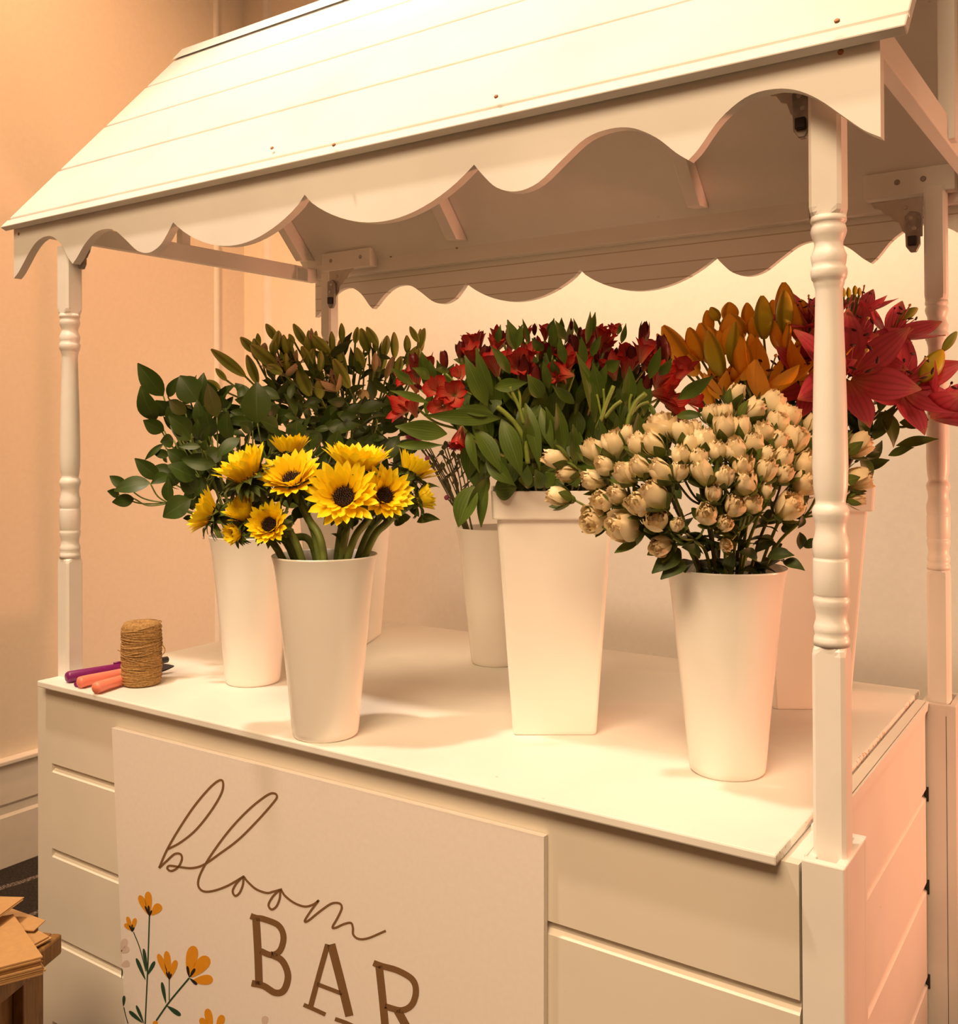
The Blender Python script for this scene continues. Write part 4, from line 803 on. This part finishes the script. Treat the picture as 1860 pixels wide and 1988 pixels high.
for i, q in enumerate(FOL): fb[min(13, int((GX(q[1])[0]-205)/41))].append(i)
fb = [g for g in fb if g]; FROOT = []
for gi, g in enumerate(fb):
    rng = random.Random(700+gi); base = [at(*GX(FOL[i][0]), FF-FOL[i][3]) for i in g]; mean = sum(base, V((0, 0, 0)))/len(base)
    hi = max(base, key=lambda p: p.z); pts = stem_path(mean.lerp(V((VF.x, VF.y, TOP+.30)), .3), VF, .292, .066, None, squeeze=.5); O = V(pts[0])
    root = thing('foliage_branch', 'dark green pointed leaf branch, %s from the left in the foliage behind the sunflowers' % ordinal(gi), 'foliage', O, 'dark foliage branches'); FROOT.append((mean, root, O))
    m = MB(); P = curve(pts, 8); m.tube(P, .0030, 6)
    for p in base: m.tube(curve([P[-1], P[-1].lerp(p, .6)+V((0, 0, -.01)), p], 5), .0016, 5)
    m.build('stem', STEMG, root, off=O)
    for i, p0 in zip(g, base):
        b, t, w_, off = FOL[i]; p1 = at(*GX(t), FF-off-rng.uniform(.0, .03)); m = MB()
        m.blade(p0, p1, w_/5.47/FPX*FF, -FWD + V((rng.uniform(-.3, .3), rng.uniform(-.3, .3), rng.uniform(-.1, .5))), rng.uniform(.02, .1), -.05, .10, 'ovate', 10, 4, rng.uniform(-.25, .25), .01); m.build('leaf', LEAFO if i in (6, 34) else LEAFD, root, off=O)
dleaf = unit_leaf('dark', LEAFD, .52, 'ovate', bend=.08, curl=-.06, fold=.1)
cnt = 0
while cnt < 300:                                                       # the leaves deeper in the bunch
    px, py = R.uniform(318, 775), R.uniform(770, 1010)
    if px < 470: ok = ((px-430)/112)**2+((py-880)/125)**2 < 1
    else: ok = py > 765+.05*(px-470) and py < 985
    if not ok: continue
    off = R.uniform(-.10, .03); p0 = at(px, py, FF-off); az = R.uniform(0, 6.28); l = R.uniform(28, 54); p1 = at(px+l*math.cos(az), py-l*(math.sin(az)*.7+.3), FF-off-R.uniform(-.02, .03)); mean, root, O = min(FROOT, key=lambda a: (a[0]-p0).length)
    leaf_between(dleaf, p0, p1, -FWD+V((R.uniform(-.8, .8), R.uniform(-.8, .8), R.uniform(-.2, .8))), root, O, R.uniform(.8, 1.2)); cnt += 1

# ---- lilies
def lily_open(m, M, sc, op, rng, W=.42, curl=-.22, cnt=6):
    for k in range(cnt):
        az = 2*math.pi*k/cnt+rng.uniform(-.12, .12); o2 = op*(1.0 if k % 2 else .92)+rng.uniform(-.1, .1); am = .12+.95*o2; ca, sa = math.cos(az), math.sin(az); l = sc*rng.uniform(.92, 1.08)
        p0 = V((.05*sc*ca, .05*sc*sa, 0)); p1 = p0+V((math.sin(am)*ca, math.sin(am)*sa, math.cos(am)))*l; inn = V((-math.cos(am)*ca, -math.cos(am)*sa, math.sin(am)))
        m.blade(M @ p0, M @ p1, sc*(W if k % 2 else W*.78), M.to_3x3() @ inn, -.10*o2-.04, curl*o2, .14, 'ovate', 12, 4, rng.uniform(-.2, .2), .03, ph=rng.random()*6)
def stamens(M, sc, rng):
    a, s = MB(), MB()
    for k in range(6):
        az = 2*math.pi*k/6+.3; d = V((math.sin(.38)*math.cos(az), math.sin(.38)*math.sin(az), math.cos(.38))); p0 = V((0, 0, .03*sc)); p1 = d*sc*.60
        s.tube([M @ p0, M @ (d*sc*.35), M @ p1], .0009, 5); t = V((-math.sin(az), math.cos(az), .4)).normalized(); a.bud(M @ (p1-t*sc*.06), M @ (p1+t*sc*.06), sc*.045, 6, 5, 0)
    s.tube([M @ V((0, 0, 0)), M @ V((.02*sc, 0, .4*sc)), M @ V((.03*sc, 0, .72*sc))], .0014, 6); a2 = MB(); a2.bud(M @ V((.03*sc, 0, .70*sc)), M @ V((.03*sc, 0, .76*sc)), sc*.06, 8, 5, .1); return a, s, a2
def lily_stem(label, grp, cell, vase, H, rim, F, leaves=3, lmat=LEAFA, name='lily', seed=0, sm=STEMG):
    """cell: list of ('bud', p0, p1, w, mat) or ('open', pos, n, size, openness, mat, spin)"""
    rng = random.Random(seed); ends = [(c[1] if c[0] == 'bud' else c[1]-c[2]*c[3]*.06) for c in cell]; mean = sum(ends, V((0, 0, 0)))/len(ends)
    ctr = V((vase.x, vase.y, TOP+H)); node = mean.lerp(ctr, .35); pts = stem_path(node, vase, H, rim, None, squeeze=.45); O = V(pts[0]); root = thing(name, label, 'flower', O, grp)
    m = MB(); P = curve(pts, 8); m.tube(P, .0042, 7)
    for c, e in zip(cell, ends):
        if c[0] == 'bud': d = (c[2]-c[1]).normalized()
        else: d = c[2]
        m.tube(curve([node, node.lerp(e-d*.03, .6), e+d*.002], 5), .0024, 6)
    m.build('stem', sm, root, off=O)
    for c in cell:
        if c[0] == 'bud':
            m = MB(); m.bud(c[1], c[2], c[3], 18, 13, .10); m.build('bud', c[4], root, off=O)
        else:
            M = orient(c[1], c[2], c[6]); m = MB(); lily_open(m, M, c[3], c[4], rng, W=.44 if c[5] != LILP else .56); bl = m.build('petals', c[5], root, off=O)
            if c[4] > .4:
                a, s, g = stamens(M, c[3], rng); a.build('anthers', ANTH, bl, off=O); s.build('filaments', STEML if c[5] != LILP else LILP, bl, off=O); g.build('stigma', STIG, bl, off=O)
    for k in range(leaves):
        t = P[int(len(P)*(.58+.40*k/max(1, leaves)))]; az = rng.uniform(0, 6.28); el = rng.uniform(.2, 1.2); d = V((math.cos(az)*math.cos(el), math.sin(az)*math.cos(el), math.sin(el))); leaf_between(unit_leaf('strap'+lmat.name, lmat, .20, 'lance', bend=.06, curl=-.15, fold=.08), t, t+d*rng.uniform(.07, .11), V((0, 0, 1)), root, O)
    return root, O
# budding white lilies behind the foliage
FWL = depth(VW)
def HX(c): return (400+c[0]/4.043, 610+c[1]/4.043)
WB = [((305, 485), (40, 275), 105, 0), ((160, 520), (75, 425), 58, 0), ((405, 545), (320, 320), 95, 0), ((385, 300), (270, 180), 90, 0), ((555, 410), (350, 240), 125, 0), ((415, 250), (405, 150), 54, 0), ((560, 210), (470, 75), 84, 0), ((695, 220), (650, 155), 50, 0), ((790, 250), (685, 75), 88, 0), ((830, 340), (826, 110), 66, 1), ((970, 310), (830, 165), 105, 0), ((990, 290), (985, 135), 64, 0), ((1065, 220), (1063, 70), 64, 0), ((830, 415), (750, 250), 90, 0), ((1280, 295), (1215, 110), 112, 0), ((1170, 230), (1190, 100), 64, 0), ((1350, 245), (1260, 100), 84, 0), ((1480, 345), (1475, 140), 82, 0), ((1580, 305), (1575, 165), 72, 0), ((1670, 220), (1600, 95), 64, 0), ((1690, 290), (1682, 115), 70, 1), ((1580, 415), (1665, 250), 100, 0), ((1125, 578), (1000, 350), 112, 0), ((1100, 560), (1040, 230), 95, 0), ((1410, 510), (1470, 330), 64, 1), ((1320, 450), (1330, 300), 64, 1), ((110, 590), (0, 520), 84, 0), ((820, 640), (720, 430), 130, 0), ((900, 660), (880, 520), 100, 0), ((1040, 330), (1050, 200), 50, 1), ((1400, 330), (1420, 180), 80, 0), ((1240, 420), (1180, 260), 90, 0), ((940, 240), (950, 210), 40, 1), ((1500, 470), (1530, 330), 80, 0), ((600, 460), (480, 400), 90, 0), ((1380, 440), (1390, 250), 90, 0)]
_rg = random.Random(31)
for k in range(26):
    x = _rg.uniform(380, 1680); y = _rg.uniform(250, 470) + max(0, 560-x)*.5; WB.append(((x, y), (x+_rg.uniform(-70, 40)*(1 if x < 1100 else -.6), y-_rg.uniform(110, 165)), _rg.uniform(64, 96), 0 if k % 7 else 1))
cells = []
for i, (b, t, w_, kd) in enumerate(WB):
    x, y = HX(b); off = .04+.05*math.sin(i*2.1)+(.05 if y > 720 else 0); p0 = at(x, y, FWL-off); p1 = at(*HX(t), FWL-off-.008)
    cells.append(('bud', p0, p1, w_*.80/4.043/FPX*FWL, LILW if kd else LILG))
ow = [('open', at(*HX((645, 490)), FWL-.09), view((-.12, .93, .35)), .072, .62, LILW, .4), ('open', at(*HX((1040, 605)), FWL-.12), view((-.55, .75, .4)), .064, .55, LILW, 1.2)]
cs = sorted(cells, key=lambda c: c[1].dot(RGT)); gs = [cs[i:i+4] for i in range(0, len(cs), 4)]
gs[2].append(ow[0]); gs[4].append(ow[1])
WROOT = [lily_stem('green budded lily stem, %s from the left in the bucket behind the foliage' % ordinal(i), 'budding lilies at the back left', g, VW, .395, .08, FWL, 4, LEAFA, 'lily', 800+i) for i, g in enumerate(gs)]
WROOT2 = [(r, O, sum((c[1] for c in g), V((0, 0, 0)))/len(g)) for (r, O), g in zip(WROOT, gs)]
dlance = unit_leaf('dlance', LEAFD, .27, 'lance', bend=.08, curl=-.1, fold=.10)
def fill2(roots, me, n, ok, x0, x1, y0, y1, F, o0, o1, l0, l1, up, w0, w1, seed):
    rg = random.Random(seed); c = 0
    while c < n:
        px, py = rg.uniform(x0, x1), rg.uniform(y0, y1)
        if not ok(px, py): continue
        off = rg.uniform(o0, o1); p0 = at(px, py, F-off); az = rg.uniform(0, 6.28); l = rg.uniform(l0, l1); p1 = at(px+l*math.cos(az), py-l*(math.sin(az)*(1-up)+up), F-off-rg.uniform(-.025, .03)); r = min(roots, key=lambda a: (a[2]-p0).length)
        leaf_between(me, p0, p1, -FWD+V((rg.uniform(-.8, .8), rg.uniform(-.8, .8), rg.uniform(-.2, .8))), r[0], r[1], rg.uniform(w0, w1)); c += 1
fill2(WROOT2, dlance, 110, lambda x, y: y > 690 + max(0, 560-x)*.9 and y < 850, 480, 800, 690, 850, FWL, -.05, .10, 30, 60, .45, .9, 1.5, 11)
fill2(WROOT2, lanc, 40, lambda x, y: y > 690 + max(0, 560-x)*.9, 500, 800, 680, 820, FWL, .0, .12, 26, 48, .6, .8, 1.2, 12)
# one round cream bloom among them
p = at(*HX((1240, 635)), FWL-.13); n = view((-.5, .3, .8)); O = V(stem_path(p, VW, .395, .08)[0]); root = thing('ranunculus', 'single small round pale yellow bloom on a thin stem among the lily buds', 'flower', O)
m = MB(); m.tube(curve([O, V((VW.x+.05, VW.y-.05, TOP+.395)), at(*HX((1330, 920)), FWL-.12), at(*HX((1300, 680)), FWL-.12), p], 8), .0024, 6); m.build('stem', STEML, root, off=O)
place('bloom', mesh_of(rose(14, .1, random.Random(3)), 'bloom', plain('pale_yellow_petal', (.58, .47, .20), .6, .12, 60)), orient(p-n*.014, n) @ Matrix.Scale(.034, 4), root, O)
# orange lilies
FL_ = depth(VL)
def IX(c): return (1260+c[0]/5.47, 530+c[1]/5.47)
OB = [((470, 1050), (150, 560), 240, LILO, .02), ((230, 880), (85, 645), 95, LILO, .01), ((560, 930), (425, 580), 190, LILO, .03), ((650, 960), (545, 530), 200, LILO, .02), ((780, 1105), (620, 610), 195, LILY, .10), ((870, 965), (920, 515), 135, LILY, .09), ((1220, 700), (1200, 240), 195, LILY, .06), ((1430, 660), (1440, 185), 175, LILY, .06), ((740, 500), (655, 365), 120, LILY, .02), ((1460, 640), (1430, 98), 230, LILO, .02), ((1580, 720), (1540, 330), 150, LILO, .03), ((1010, 1140), (960, 670), 210, LILO, .09), ((840, 870), (880, 550), 190, LILO, .05), ((640, 650), (615, 395), 130, LILO, .0), ((850, 520), (850, 310), 190, LILO, .0), ((940, 740), (850, 430), 290, LILO, .02), ((1050, 600), (1040, 315), 150, LILO, .0), ((1150, 690), (1090, 470), 170, LILO, .03), ((1110, 950), (1080, 640), 140, LILO, .06), ((1390, 820), (1330, 505), 150, LILO, .05), ((1440, 900), (1490, 520), 95, LILO, .07), ((1330, 460), (1310, 285), 130, LILO, .0), ((1670, 440), (1610, 280), 110, LILO, .01), ((760, 1330), (640, 1090), 160, LILO, .05), ((680, 1440), (570, 1130), 130, LILO, .04), ((500, 1090), (400, 850), 190, LILO, .03), ((1720, 620), (1560, 540), 120, LILO, .0), ((700, 820), (620, 560), 200, LILO, .02), ((760, 900), (740, 610), 160, LILO, .04)]
cells = [('bud', at(*IX(b), FL_-o), at(*IX(t), FL_-o-.01), w_*.98/5.47/FPX*FL_, LILOB if mt is LILO else mt) for b, t, w_, mt, o in OB]
op_ = [('open', at(*IX((1185, 1340)), FL_-.10), view((.18, .88, .42)), .112, .42, LILO, .5), ('open', at(*IX((1650, 1230)), FL_-.08), view((.12, .93, .3)), .105, .45, LILO, .2), ('open', at(*IX((760, 1290)), FL_-.07), view((-.1, .9, .4)), .07, .5, LILO, .8), ('open', at(*IX((930, 1180)), FL_-.08), view((-.2, .9, .3)), .045, .4, LILO, .8)]
cs = sorted(cells, key=lambda c: c[1].dot(RGT)); gs = [cs[i:i+3] for i in range(0, len(cs), 3)]; gs[6].append(op_[0]); gs[9].append(op_[1]); gs[2].append(op_[2]); gs[4].append(op_[3])
OROOT = []
for i, g in enumerate(gs):
    r, O = lily_stem('orange lily stem, its buds %s from the left among the orange lilies' % ordinal(i), 'orange lilies in the square bucket', g, VL, .395, .08, FL_, 4, LEAFD, 'lily', 900+i); OROOT.append((r, O, sum((c[1] for c in g), V((0, 0, 0)))/len(g)))
fill2(OROOT, dlance, 70, lambda x, y: x > 1330+.25*(y-740), 1340, 1600, 740, 900, FL_, -.06, .06, 34, 66, .5, .9, 1.6, 13)
# pink lilies
def JX(c): return (1530+c[0]/4.624, 530+c[1]/4.624)
PK = [((590, 640), (.05, .62, .75), .100, 1.0, .2, .07, 'pink lily facing up at the top of the bunch, right of the front post'), ((560, 910), (-.02, .45, .9), .118, 1.05, .55, .14, 'large pink lily in front, partly hidden by the turned front post'), ((1035, 985), (.12, .50, .82), .112, 1.05, .3, .10, 'pink lily with drooping petals, facing front at the right of the bunch'), ((940, 540), (.3, .75, .5), .092, .85, .9, .03, 'pink lily half hidden behind the top right blooms'),
      ((1330, 1260), (.62, .62, .45), .115, .62, .2, .08, 'rightmost pink lily on a long leaning stem at the photo edge'), ((190, 440), (-.2, .8, .4), .080, .9, .1, .04, 'pink lily behind the left side of the front post, above the orange ones'), ((640, 330), (.1, .9, .2), .070, .8, .4, .0, 'small pink lily at the very top, under the green buds'), ((240, 950), (-.55, .1, .8), .09, .8, .3, .10, 'pink lily left of the front post, one petal pointing at the roses'), ((330, 640), (-.1, .7, .6), .09, .9, .7, .05, 'pink lily mostly hidden behind the turned front post')]
PB = {0: [((500, 220), (490, 128), 42, LILY), ((545, 225), (540, 128), 42, LILY), ((600, 200), (600, 113), 46, LILY), ((640, 205), (640, 130), 36, LILY)], 3: [((1000, 415), (1165, 315), 85, LILG)], 2: [((1195, 975), (1385, 690), 165, LILY)], 4: [((1390, 700), (1515, 525), 75, LILG)]}
PROOT = []
for i, (c, nn, sc, op, spin, off, lab) in enumerate(PK):
    cell = [('open', at(*JX(c), FL_-off)-view(nn)*sc*.10, view(nn), sc, op, LILP, spin)]
    for b, t, w_, mt in PB.get(i, []): cell.append(('bud', at(*JX(b), FL_-off), at(*JX(t), FL_-off-.01), w_/4.624/FPX*FL_, mt))
    root, O = lily_stem(lab, 'pink lilies in the square bucket', cell, VL, .395, .085, FL_, 4, LEAFD, 'lily', 950+i, STEMD if i == 4 else STEMG); PROOT.append((root, O, cell[0][1]))
    ex = {4: [((970, 1550), (1355, 1480), 95), ((900, 1640), (1130, 1560), 80)], 2: [((1000, 1340), (1255, 1375), 130), ((870, 1230), (960, 1560), 150), ((1080, 1170), (1280, 1220), 40)], 0: [((740, 1860), (650, 1620), 120), ((760, 1500), (960, 1200), 130)], 1: [((140, 1400), (200, 1030), 130), ((700, 1500), (640, 1150), 110)], 3: [((820, 1250), (900, 900), 110)]}.get(i, [])
    for b, t, w_ in ex:
        m = MB(); m.blade(at(*JX(b), FL_-.08), at(*JX(t), FL_-.10), w_/4.624/FPX*FL_, -FWD+V((R.uniform(-.3, .3), 0, .4)), .06, -.08, .1, 'lance', 10, 4, .2, .02); m.build('leaf', LEAFA, root, off=O)

fill2(PROOT, dlance, 60, lambda x, y: x < 1765-.45*(y-720), 1580, 1770, 700, 925, FL_, -.08, .06, 36, 72, .55, .9, 1.5, 14)

# ---- mauve asters on thin stems
FM = depth(VM)
def KX(c): return (740+c[0]/6.627, 760+c[1]/6.627)
AST = [((430, 585), (-.35, -.35, .7), 250, 'mauve aster drooping at the left under the red alstroemeria'), ((930, 730), (.1, .65, .5), 230, 'mauve aster lower down beside the hanging red bloom'), ((270, 340), (-.6, .3, .5), 190, 'small mauve aster highest at the left under the alstroemeria'), ((1085, 880), (.5, .2, .6), 130, 'tiny mauve aster nearest the square bucket')]
for i in range(18):
    if i < 4: c, nn, sz, lab = AST[i]
    else: c, nn, sz, lab = ((540+R.uniform(0, 520), 560+R.uniform(0, 420)), (R.uniform(-.4, .4), .8, .3), 0, 'thin aster stem with a small closed bud, leaning out of the shaded round bucket')
    if i == 16: c = (840, 1370); lab = 'short aster stem with one round mauve bud low beside the shaded round bucket'
    p = at(*KX(c), FM-.03-.05*R.random()); n = view(nn); pts = stem_path(p, VM, .292, .07, None, squeeze=.8); O = V(pts[0]); root = thing('aster', lab, 'flower', O, 'asters in the shaded round bucket')
    m = MB(); P = curve([pts[0], pts[1], pts[1].lerp(p, .5)+V((0, 0, .012)), p], 8); m.tube(P, .0014, 5)
    for k in (.6, .72, .84): t = P[int(len(P)*k)]; m.blade(t, t+V((R.uniform(-.02, .02), R.uniform(-.02, .02), .02)), .004, -FWD, prof='lance', nl=5, nw=2)
    m.build('stem', STEMD, root, off=O); s = (sz or 70)/6.627/FPX*FM; M = orient(p, n)
    if sz:
        m = MB(); ray_ring(m, M, 26, s*.5, s*.09, s*.05, 0, .9, 1.6, .4, 'lance', .1, 0, R, 6, 2); ray_ring(m, M, 20, s*.40, s*.08, s*.04, .002, .5, 1.1, .4, 'lance', .1, 0, R, 6, 2); m.build('petals', ASTP, root, off=O)
        m = MB(); m.lathe([(.002, -s*.10), (s*.09, -s*.05), (s*.10, 0)], M, 10); m.build('calyx', STEMG, root, off=O)
    else: m = MB(); m.bud(p-n*s*.4, p+n*s*.6, s*.9, 10, 7, .06); m.build('bud', ASTP if i in (4, 16) else LEAFO, root, off=O)

# ================================================================== THINGS ON THE COUNTER
C = on_z(275, 1328, TOP); h = .124; r = .0385
spool = thing('twine_spool', 'spool of brown jute twine standing on the left end of the counter', 'twine', C)
m = MB(); pr = [(.010, .004), (.030, .0), (.0365, .003), (.0375, .012)]
for k in range(24): pr.append((.0372+.0009*(k % 2)+.0006*math.sin(k), .016+.098*k/23))
pr += [(.0365, h-.006), (.033, h), (.014, h+.001), (.008, h-.006), (.007, h-.03)]
m.lathe(pr, None, 40); m.build('core', TWINE, spool)
m = MB()
def wind(a0, z0, slope_, turns, rr, n=40):
    P = []
    for k in range(n+1):
        a = a0+2*math.pi*turns*k/n; z = z0+slope_*math.sin(2*math.pi*turns*k/n); P.append(V((rr*math.cos(a), rr*math.sin(a), z)))
    m.tube(P, .00105, 5)
for k in range(54): wind(R.uniform(0, 6.28), .010+.104*k/53, R.choice((-1, 1))*R.uniform(.002, .009), 1, .0376+R.uniform(0, .0012))
for a0, z0, s_ in ((.5, .075, .012), (1.5, .062, -.010), (2.2, .052, .013), (3.0, .083, -.006), (0, .046, -.014)): wind(a0, z0, s_, 1, .0394)
a_ = RGT*.0395; P = curve([a_+V((0, 0, .058)), a_*1.14+V((0, 0, .062)), a_*1.18+V((0, 0, .070)), a_*1.02+V((0, 0, .080))], 6); m.tube(P, .0011, 5)
P = curve([-a_+V((0, 0, .066)), -a_*1.12+V((0, 0, .066)), -a_*1.22+V((0, 0, .068))], 5); m.tube(P, .0009, 5)
m.build('twine_winding', TWINE, spool)
# marker with purple barrel
p0, p1 = on_z(129, 1315, TOP+.012), on_z(326, 1280, TOP+.012); O = (p0+p1)/2
mk = thing('marker', 'long purple marker with a black end lying behind the twine spool', 'marker', O)
ax = (p1-p0).normalized()
def rod(mb, a, b, r0, r1, seg=10): mb.tube([a, a.lerp(b, .03), a.lerp(b, .97), b], [r0*.75, r0, r1, r1*.8], seg)
m = MB(); rod(m, p0, p0.lerp(p1, .72), .0118, .0095); m.build('barrel', PURP, mk, off=O)
m = MB(); rod(m, p0.lerp(p1, .72), p1, .0085, .0070); m.build('cap', BLK, mk, off=O)
m = MB(); q = p0.lerp(p1, .50); m.box(-.012, .012, -.0015, .0015, 0, .004, 0, Matrix.Translation(q+V((0, 0, .0098))) @ ax.to_track_quat('X', 'Z').to_matrix().to_4x4()); m.build('clip', PURP, mk, off=O)
# salmon handled snips
O = on_z(200, 1322, TOP); sn = thing('garden_snips', 'snips with two salmon handles and a grey blade lying beside the twine spool', 'snips', O)
for a, b in (((152, 1326), (262, 1301)), ((184, 1337), (268, 1310))):
    q0, q1 = on_z(*a, TOP+.0118), on_z(*b, TOP+.0118); d = (q1-q0)
    m = MB(); P = curve([q0, q0.lerp(q1, .18)+V((0, 0, .001)), q0.lerp(q1, .6), q1], 6); m.tube(P, [.0070 if k == 0 else .0115-.0025*k/len(P) for k in range(len(P))], 12); m.build('handle', SALM, sn, off=O)
m = MB(); q0, q1 = on_z(148, 1329, TOP+.006), on_z(160, 1324, TOP+.006); rod(m, q0, q1, .0058, .0058); m.build('handle_grip', PURP, sn, off=O)
q0, q1 = on_z(268, 1306, TOP+.010), on_z(338, 1293, TOP+.013); upb = (V((0, 0, 1))-FWD*.9).normalized()
for dz in (0, .0035):
    m = MB(); m.blade(q0+V((0, 0, dz)), q1+V((0, 0, dz*.2)), .024, upb, .02, 0, .04, 'ovate', 10, 4); m.blade(q0+V((0, 0, dz-.0016)), q1+V((0, 0, dz*.2-.0010)), .024, upb, .02, 0, .04, 'ovate', 10, 4); m.build('blade', STEEL, sn, off=O)
m = MB(); q = on_z(270, 1303, TOP+.006); m.lathe([(.008, -.006), (.008, .006), (.005, .008)], Matrix.Translation(q), 14); m.build('pivot', STEEL, sn, off=O)

# ================================================================== CRATE AND KRAFT BAGS (front left)
CZ = on_y(121, 1812, -.15).z; cr = on_z(121, 1812, CZ); ea = (on_z(84, 1842, CZ)-cr).normalized(); eb = V((-ea.y, ea.x, 0))
if eb.dot(on_z(84, 1802, CZ)-cr) < 0: eb = -eb
CW, CD = .40, .30
crate = thing('wooden_crate', 'brown wooden crate standing on the carpet in front of the cart at lower left', 'crate', (cr.x, cr.y, 0)); CO = V((cr.x, cr.y, 0))
def cbx(mb, a0, a1, b0, b1, z0, z1):
    P = [cr+ea*a+eb*b for a, b in ((a0, b0), (a1, b0), (a1, b1), (a0, b1))]; 
    if (P[1]-P[0]).cross(P[3]-P[0]).z < 0: P = P[::-1]
    mb.prism([V((p.x, p.y, z0)) for p in P], (0, 0, z1-z0))
for a0, a1, b0, b1 in ((0, CW, 0, .018), (0, CW, CD-.018, CD), (0, .018, .018, CD-.018), (CW-.018, CW, .018, CD-.018)):
    m = MB(); cbx(m, a0, a1, b0, b1, CZ-.034, CZ); m.build('top_rail', OAK, crate, smooth=False, bevel=.004, off=CO)
m = MB(); cbx(m, .018, CW-.018, .018, CD-.018, CZ-.022, CZ-.010); m.build('top_board', OAK, crate, smooth=False, off=CO)
for a, b in ((.022, .020), (CW-.075, .020), (.022, CD-.040), (CW-.075, CD-.040)):
    m = MB(); cbx(m, a, a+.052, b, b+.020, 0, CZ-.034); m.build('leg', OAK, crate, smooth=False, bevel=.002, off=CO)
for z0, z1 in ((CZ-.20, CZ-.036), (CZ-.43, CZ-.30)):
    for b in (.041, CD-.055):
        m = MB(); cbx(m, .03, CW-.03, b, b+.014, max(.02, z0), z1); m.build('slat', OAK, crate, smooth=False, bevel=.002, off=CO)
def sheet_stack(corners, z, thick, n, name, lab, spread=.004, bendv=.0):
    """pile of kraft bags; corners in photo pixels on the plane z"""
    P = [on_z(x, y, z) for x, y in corners]; ctr = sum(P, V((0, 0, 0)))/4; rg = random.Random(int(corners[0][0]*7+corners[0][1])); objs = []
    if (P[1]-P[0]).cross(P[3]-P[0]).z < 0: P = P[::-1]
    root = thing(name, lab, 'paper bags', (ctr.x, ctr.y, z-thick)); O = V((ctr.x, ctr.y, z-thick))
    for k in range(n):
        m = MB(); a = rg.uniform(-.008, .008) if k < n-1 else 0; off = V((rg.uniform(-spread, spread), rg.uniform(-spread, spread), 0)) if k < n-1 else V((0, 0, 0)); zz = z-thick+thick*(k+.1)/n
        G = []; nx = 8
        for j in range(nx+1):
            for i in range(nx+1):
                u, v_ = i/nx, j/nx; p = P[0]*(1-u)*(1-v_)+P[1]*u*(1-v_)+P[2]*u*v_+P[3]*(1-u)*v_
                d = p-ctr; d = V((d.x*math.cos(a)-d.y*math.sin(a), d.x*math.sin(a)+d.y*math.cos(a), 0)); G.append(V((ctr.x, ctr.y, 0))+d+off+V((0, 0, zz+bendv*(u*(1-u)+v_*(1-v_)))))
        top = [p+V((0, 0, thick/n*.72)) for p in G]; m.grid(top, nx+1, nx+1); m.grid(G, nx+1, nx+1, flip=True)
        rim = [j for j in range(nx+1)] + [j*(nx+1)+nx for j in range(1, nx+1)] + [nx*(nx+1)+i for i in range(nx-1, -1, -1)] + [j*(nx+1) for j in range(nx-1, 0, -1)]
        m.grid([G[i] for i in rim]+[top[i] for i in rim], len(rim), 2, 0, True)
        m.build('paper_bag', KRAFT, root, off=O, smooth=False)
    return root
sheet_stack([(95, 1817), (63, 1834), (-60, 1800), (20, 1775)], CZ+.010, .006, 2, 'kraft_bags', 'two kraft paper bags poking out at the crate corner under the main pile')
sheet_stack([(88, 1786), (66, 1806), (-40, 1800), (22, 1763)], CZ+.016, .004, 2, 'kraft_bags', 'loose kraft paper bags fanned out behind the main pile')
sheet_stack([(83, 1856), (26, 1774), (-170, 1805), (-150, 1915)], CZ+.034, .028, 8, 'kraft_bags', 'thick main pile of kraft paper bags on the crate')
sheet_stack([(47, 1741), (-20, 1790), (-160, 1790), (-90, 1738)], CZ+.052, .004, 2, 'kraft_bags', 'topmost kraft paper bags lying askew on the back of the main pile', bendv=.0)
